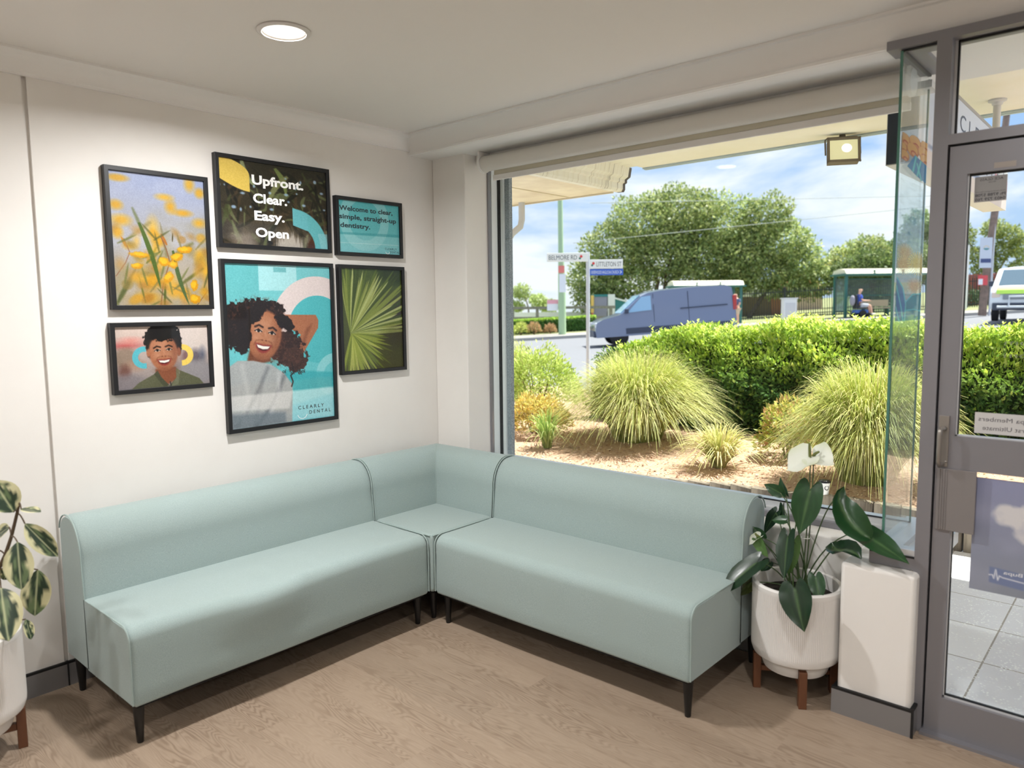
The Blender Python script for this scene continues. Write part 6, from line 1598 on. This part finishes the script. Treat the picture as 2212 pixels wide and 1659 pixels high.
# person waiting in the powered wheelchair, facing uphill
T = stm(17.35, 37.0, z=1.0); loc = st(17.35, 37.0, 1.0)
pw_ = thing('person', 'person in a blue shirt and grey shorts seated in a powered wheelchair, arms forward', 'person', loc)
nd = [(-.08, 0, .60, .13), (-.11, 0, .78, .125), (-.12, 0, .96, .145), (-.10, 0, 1.10, .075), (-.08, 0, 1.19, .055), (-.05, 0, 1.30, .095), (-.045, 0, 1.37, .088)]
ed = [(0, 1), (1, 2), (2, 3), (3, 4), (4, 5), (5, 6)]
nd.append((.055, 0, 1.295, .018)); ed.append((5, 7))
for s in (-1, 1):
    nd.append((-.06, s*.10, 1.315, .016)); ed.append((5, len(nd)-1))
    i = len(nd); nd += [(-.11, s*.19, 1.04, .062), (-.04, s*.235, .80, .045), (.24, s*.20, .80, .032)]; ed += [(2, i), (i, i+1), (i+1, i+2)]; hand(nd, ed, i+2, (1, 0, -.05), s, (0, 0, 1))
    i = len(nd); nd += [(-.02, s*.10, .56, .092), (.40, s*.12, .56, .066), (.46, s*.12, .36, .056), (.50, s*.12, .17, .038), (.58, s*.12, .13, .034), (.68, s*.12, .12, .026)]
    ed += [(0, i), (i, i+1), (i+1, i+2), (i+2, i+3), (i+3, i+4), (i+4, i+5)]
skin('body', T, nd, ed, SKINM, pw_)
head_bits(T, (-.05, 0, 1.315), (1, 0, -.15), pw_)
sh = [(-.08, 0, .58, .150), (-.11, 0, .78, .148), (-.12, 0, .97, .165), (-.10, 0, 1.08, .09)]; se = [(0, 1), (1, 2), (2, 3)]
for s in (-1, 1): i = len(sh); sh += [(-.11, s*.195, 1.03, .08), (-.06, s*.23, .87, .068)]; se += [(2, i), (i, i+1)]
skin('shirt', T, sh, se, pbr('blue_shirt', (70, 96, 190), .85), pw_)
so = [(-.08, 0, .57, .145)]; se = []
for s in (-1, 1): i = len(so); so += [(.0, s*.10, .565, .108), (.36, s*.12, .57, .084)]; se += [(0, i), (i, i+1)]
skin('shorts', T, so, se, pbr('grey_shorts', (196, 200, 212), .85), pw_)
for s in (-1, 1): skin('shoe', T, [(.47, s*.12, .155, .05), (.57, s*.12, .125, .052), (.70, s*.12, .118, .04)], [(0, 1), (1, 2)], pbr('white_shoe', (240, 238, 226), .7), pw_)
wc = thing('powered_wheelchair', 'powered wheelchair with a blue base and a backpack on its backrest', 'wheelchair', loc)
BLK = pbr('chair_black', (52, 54, 62), .6); BLU = pbr('chair_blue', (60, 96, 170), .4)
f = MB(T); f.box(-.32, .22, -.24, .24, .38, .47); f.build('seat', BLK, wc, smooth=0, bevel=.03)
f = MB(T); f.prism([(-.30, .45), (-.24, .45), (-.28, 1.08), (-.35, 1.08)], 'y', -.22, .22); f.build('backrest', BLK, wc, smooth=0, bevel=.02)
f = MB(T); f.ball((-.43, 0, .80), (.12, .2, .26), 18, 12); f.build('backpack', pbr('grey_backpack', (150, 148, 160), .9), wc, smooth=180)
f = MB(T); f.box(-.36, .30, -.22, .22, .17, .35); f.build('base', BLU, wc, smooth=0, bevel=.05)
for s in (-1, 1):
    wheel(wc, T, .0, s*.30, .165)
    for x in (-.38, .33): wheel(wc, T, x, s*.24, .075)
    f = MB(T); f.box(-.22, .20, s*.27-.03, s*.27+.03, .66, .71); f.box(-.24, -.20, s*.27-.02, s*.27+.02, .42, .68); f.build('armrest', BLK, wc, smooth=0, bevel=.01)
f = MB(T); f.prism([(.36, .18), (.40, .18), (.47, .075), (.72, .055), (.72, .03), (.44, .03)], 'y', -.18, .18); f.build('footplate', BLK, wc, smooth=0)
# person standing by the left shelter, head bowed
T = stm(11.15, 36.9, yaw=math.radians(200), z=.66); loc = st(11.15, 36.9, .66)
ps = thing('person', 'standing person in a navy shirt and tan shorts with head bowed, behind the dark van', 'person', loc)
nd = [(0, 0, .82, .125), (0, 0, .98, .115), (.01, 0, 1.18, .140), (.03, 0, 1.31, .07), (.06, 0, 1.38, .052), (.10, 0, 1.47, .088), (.09, 0, 1.535, .085), (.19, 0, 1.455, .017)]
ed = [(0, 1), (1, 2), (2, 3), (3, 4), (4, 5), (5, 6), (5, 7)]
for s in (-1, 1):
    nd.append((.08, s*.09, 1.48, .015)); ed.append((5, len(nd)-1))
    i = len(nd); nd += [(.01, s*.185, 1.26, .06), (.0, s*.23, 1.02, .044), (.16, s*.16, .90, .031)]; ed += [(2, i), (i, i+1), (i+1, i+2)]; hand(nd, ed, i+2, (.9, -s*.3, -.2), s, (0, 0, 1))
    i = len(nd); nd += [(0, s*.095, .76, .092), (.015, s*.10, .44, .062), (0, s*.10, .25, .055), (-.01, s*.10, .07, .038), (.12, s*.11, .035, .03)]; ed += [(0, i)]+[(i+k, i+k+1) for k in range(4)]
skin('body', T, nd, ed, SKINM, ps)
head_bits(T, (.10, 0, 1.48), (1, 0, -.45), ps, r=.082)
sh = [(0, 0, .84, .145), (0, 0, 1.0, .135), (.01, 0, 1.19, .16), (.03, 0, 1.29, .085)]; se = [(0, 1), (1, 2), (2, 3)]
for s in (-1, 1): i = len(sh); sh += [(.01, s*.19, 1.25, .078), (.0, s*.225, 1.10, .064)]; se += [(2, i), (i, i+1)]
skin('shirt', T, sh, se, pbr('navy_shirt', (92, 104, 134), .85), ps)
so = [(0, 0, .82, .142)]; se = []
for s in (-1, 1): i = len(so); so += [(0, s*.095, .74, .108), (.012, s*.10, .50, .088)]; se += [(0, i), (i, i+1)]
skin('shorts', T, so, se, pbr('tan_shorts', (206, 186, 160), .85), ps)
for s in (-1, 1): skin('shoe', T, [(-.03, s*.10, .06, .045), (.06, s*.105, .042, .042), (.15, s*.11, .036, .034)], [(0, 1), (1, 2)], pbr('dark_shoe', (70, 66, 66), .7), ps)

# fences, buildings, poles on the right
pf = thing('paling_fence', 'black steel paling fence running behind the bus stop', 'fence', st(16.5, 43, .85))
IRON = pbr('black_iron', (44, 48, 52), .6)
T = stm(16.5, 43, z=gz_(16.5), pitch=math.atan(.045))
f = MB(T)
for k in range(190): x = -4.2+k*.135; f.box(x-.016, x+.016, -.016, .016, 0, 1.72); 
f.build('palings', IRON, pf, smooth=0); pf.children[0]['kind'] = 'stuff'
for z in (.2, 1.5): box_t(T, -4.3, 21.5, -.025, .025, z, z+.05).build('rail', IRON, pf, smooth=0)
for x in (-4.2, -.7, 2.8, 6.3, 9.8, 13.3, 16.8, 20.3): box_t(T, x-.06, x+.06, -.06, .06, -.05, 1.8).build('post', IRON, pf, smooth=0)
bd = thing('low_building', 'low brown building with a pale roof behind the black fence', 'building', st(17.4, 52, .8))
T = stm(17.4, 52, z=.75)
box_t(T, -2.6, 2.4, 0, 4, 0, 1.55).build('wall', pbr('brown_brick', (112, 98, 92), .9), bd, smooth=0)
f = MB(T); f.prism([(-2.9, 1.5), (2.7, 1.5), (1.6, 1.72), (-.2, 2.45), (-2.9, 2.45)], 'y', -.5, 4.5); f.build('roof', pbr('pale_roof', (232, 234, 238), .6), bd, smooth=0)
box_t(T, .7, 1.5, -.03, 0, 0, 1.4).build('door', pbr('red_brick', (150, 106, 92), .9), bd, smooth=0)
for a, b_, w, h, lab in ((23.4, 60, 3.2, 2.0, 'house with an orange tiled roof behind the fence left of the right-hand shelter'),):
    t = thing('house', lab, 'house', st(a, b_, gz_(a))); T = stm(a, b_)
    box_t(T, -w/2, w/2, 0, 4, -.2, h-.6).build('wall', pbr('cream_brick', (206, 186, 164), .9), t, smooth=0)
    f = MB(T); f.prism([(-w/2-.4, h-.6), (w/2+.4, h-.6), (w/2-.6, h+.4), (-w/2+.6, h+.4)], 'y', -.4, 4.4); f.build('roof', pbr('orange_tiles', (226, 140, 112), .8), t, smooth=0)
cb = thing('utility_cabinet', 'white street utility cabinet at the kerb in front of the black fence', 'cabinet', st(13.55, 36.2, .77)); T = stm(13.55, 36.2)
box_t(T, -.32, .32, 0, .4, 0, 1.15).build('body', pbr('cabinet_white', (228, 228, 226), .6), cb, smooth=0, bevel=.02); box_t(T, -.24, .24, -.012, 0, .25, .95).build('door', pbr('cabinet_grey', (206, 206, 208), .6), cb, smooth=0); box_t(T, -.36, .36, -.03, .43, 1.15, 1.2).build('cap', pbr('cabinet_white', (228, 228, 226), .6), cb, smooth=0)
bw = thing('brick_wall', 'orange-red brick wall behind the fence at the right, seen through the door', 'wall', st(31, 47, 1.5)); T = stm(31, 47, z=gz_(31), pitch=math.atan(.045))
box_t(T, -4, 8, 0, .3, 0, 1.95).build('wall', pbr('orange_brick', (226, 128, 108), .9, var=(20, (206, 110, 94), 1.0)), bw, smooth=0)
f = MB(T)
for k in range(60): f.box(-4+k*.2, -3.96+k*.2, -.5, -.46, 0, 2.05)
for z in (.3, 1.8): f.box(-4, 8, -.51, -.45, z, z+.05)
f.build('railing', pbr('grey_iron', (120, 96, 96), .6), bw, smooth=0)
rh = tree('dark low hedge at the foot of the orange brick wall', 29.3, 45.6, [(-1.6, 0, .55, .9, .6, .6), (-.4, 0, .5, .9, .6, .55), (.8, 0, .55, .9, .6, .6), (2.0, 0, .5, .9, .6, .55)], 4000, .14, [(84, 112, 74), (104, 130, 86), (70, 96, 66)], 52, [([(0, 0, 0), (0, 0, .5)], .05, .03)], cat='hedge', name='low_hedge')
up_ = thing('utility_pole', 'leaning brown timber utility pole with signs, seen through the door', 'pole', st(21.55, 34, 1.12)); T = stm(21.6, 34)
MB(T).tube([(-.10, 0, -.1), (.0, 0, 1.9), (.24, 0, 4.6), (.55, 0, 9.0)], [.17, .16, .15, .13], 12).build('pole', pbr('pole_timber', (150, 128, 116), .9, var=(5, (120, 104, 96), 1.0)), up_, smooth=60)
f = MB(T); f.tube([(.16, -.1, -.1), (.20, -.1, 4.2)], .05, 8); f.build('conduit', pbr('galvanised', (206, 210, 220), .5), up_, smooth=60)
f = MB(T); f.box(-.52, .02, -.30, -.27, 2.05, 3.40); f.build('banner_sign', pbr('banner_white', (206, 212, 226), .6), up_, smooth=0)
f = MB(T); f.box(-.48, -.02, -.31, -.30, 2.28, 2.46); f.build('banner_stripe', pbr('banner_navy', (72, 84, 130), .6), up_, smooth=0)
f = MB(T)
for k in range(12):
    a0, a1 = PI*k/12, PI*(k+1)/12
    for r0, r1, mi in ((.10, .13, 0),):
        f.quad((-.25+r0*math.cos(a0), -.306, 2.95+r0*math.sin(a0)*.7), (-.25+r1*math.cos(a0), -.306, 2.95+r1*math.sin(a0)*.7), (-.25+r1*math.cos(a1), -.306, 2.95+r1*math.sin(a1)*.7), (-.25+r0*math.cos(a1), -.306, 2.95+r0*math.sin(a1)*.7), 0)
        f.quad((-.25+.13*math.cos(a0), -.306, 2.93-.13*math.sin(a0)*.7), (-.25, -.306, 2.93), (-.25, -.306, 2.93), (-.25+.13*math.cos(a1), -.306, 2.93-.13*math.sin(a1)*.7), 1)
f.build('banner_emblem', [pbr('emblem_gold', (232, 206, 160), .6), pbr('emblem_teal', (96, 150, 156), .6)], up_, smooth=0, fix=False)
f = MB(T); f.box(-.50, -.08, -.24, -.21, 1.28, 1.72); f.box(-.50, -.30, -.245, -.24, 1.30, 1.56, 1); f.build('red_sign', [pbr('sign_red', (222, 84, 90), .6), pbr('sign_white', (236, 238, 242), .5)], up_, smooth=0)
wp = thing('white_column', 'tall pale rendered column beside the brick wall, seen through the door', 'column', st(24.35, 40, 1.2)); box_t(stm(24.3, 40), -.5, .16, 0, .5, 0, 3.45).build('column', pbr('white_render', (236, 236, 236), .8), wp, smooth=0)
for i, (a0, z0, a1, z1, lab) in enumerate(((3.3, 5.04, 24, 6.9, 'lower overhead wire crossing in front of the broad tree'), (4.2, 7.12, 24, 7.3, 'upper overhead wire crossing in front of the broad tree'))):
    w = thing('overhead_wire', lab, 'wire', st(a0, 40, z0), 'overhead wires'); P = [st(a0+(a1-a0)*k/20, 40, z0+(z1-z0)*k/20-.35*math.sin(PI*k/20)*0) for k in range(21)]
    MB().tube(P, .015, 5).build('wire', pbr('wire_grey', (150, 156, 150), .6), w, smooth=60)
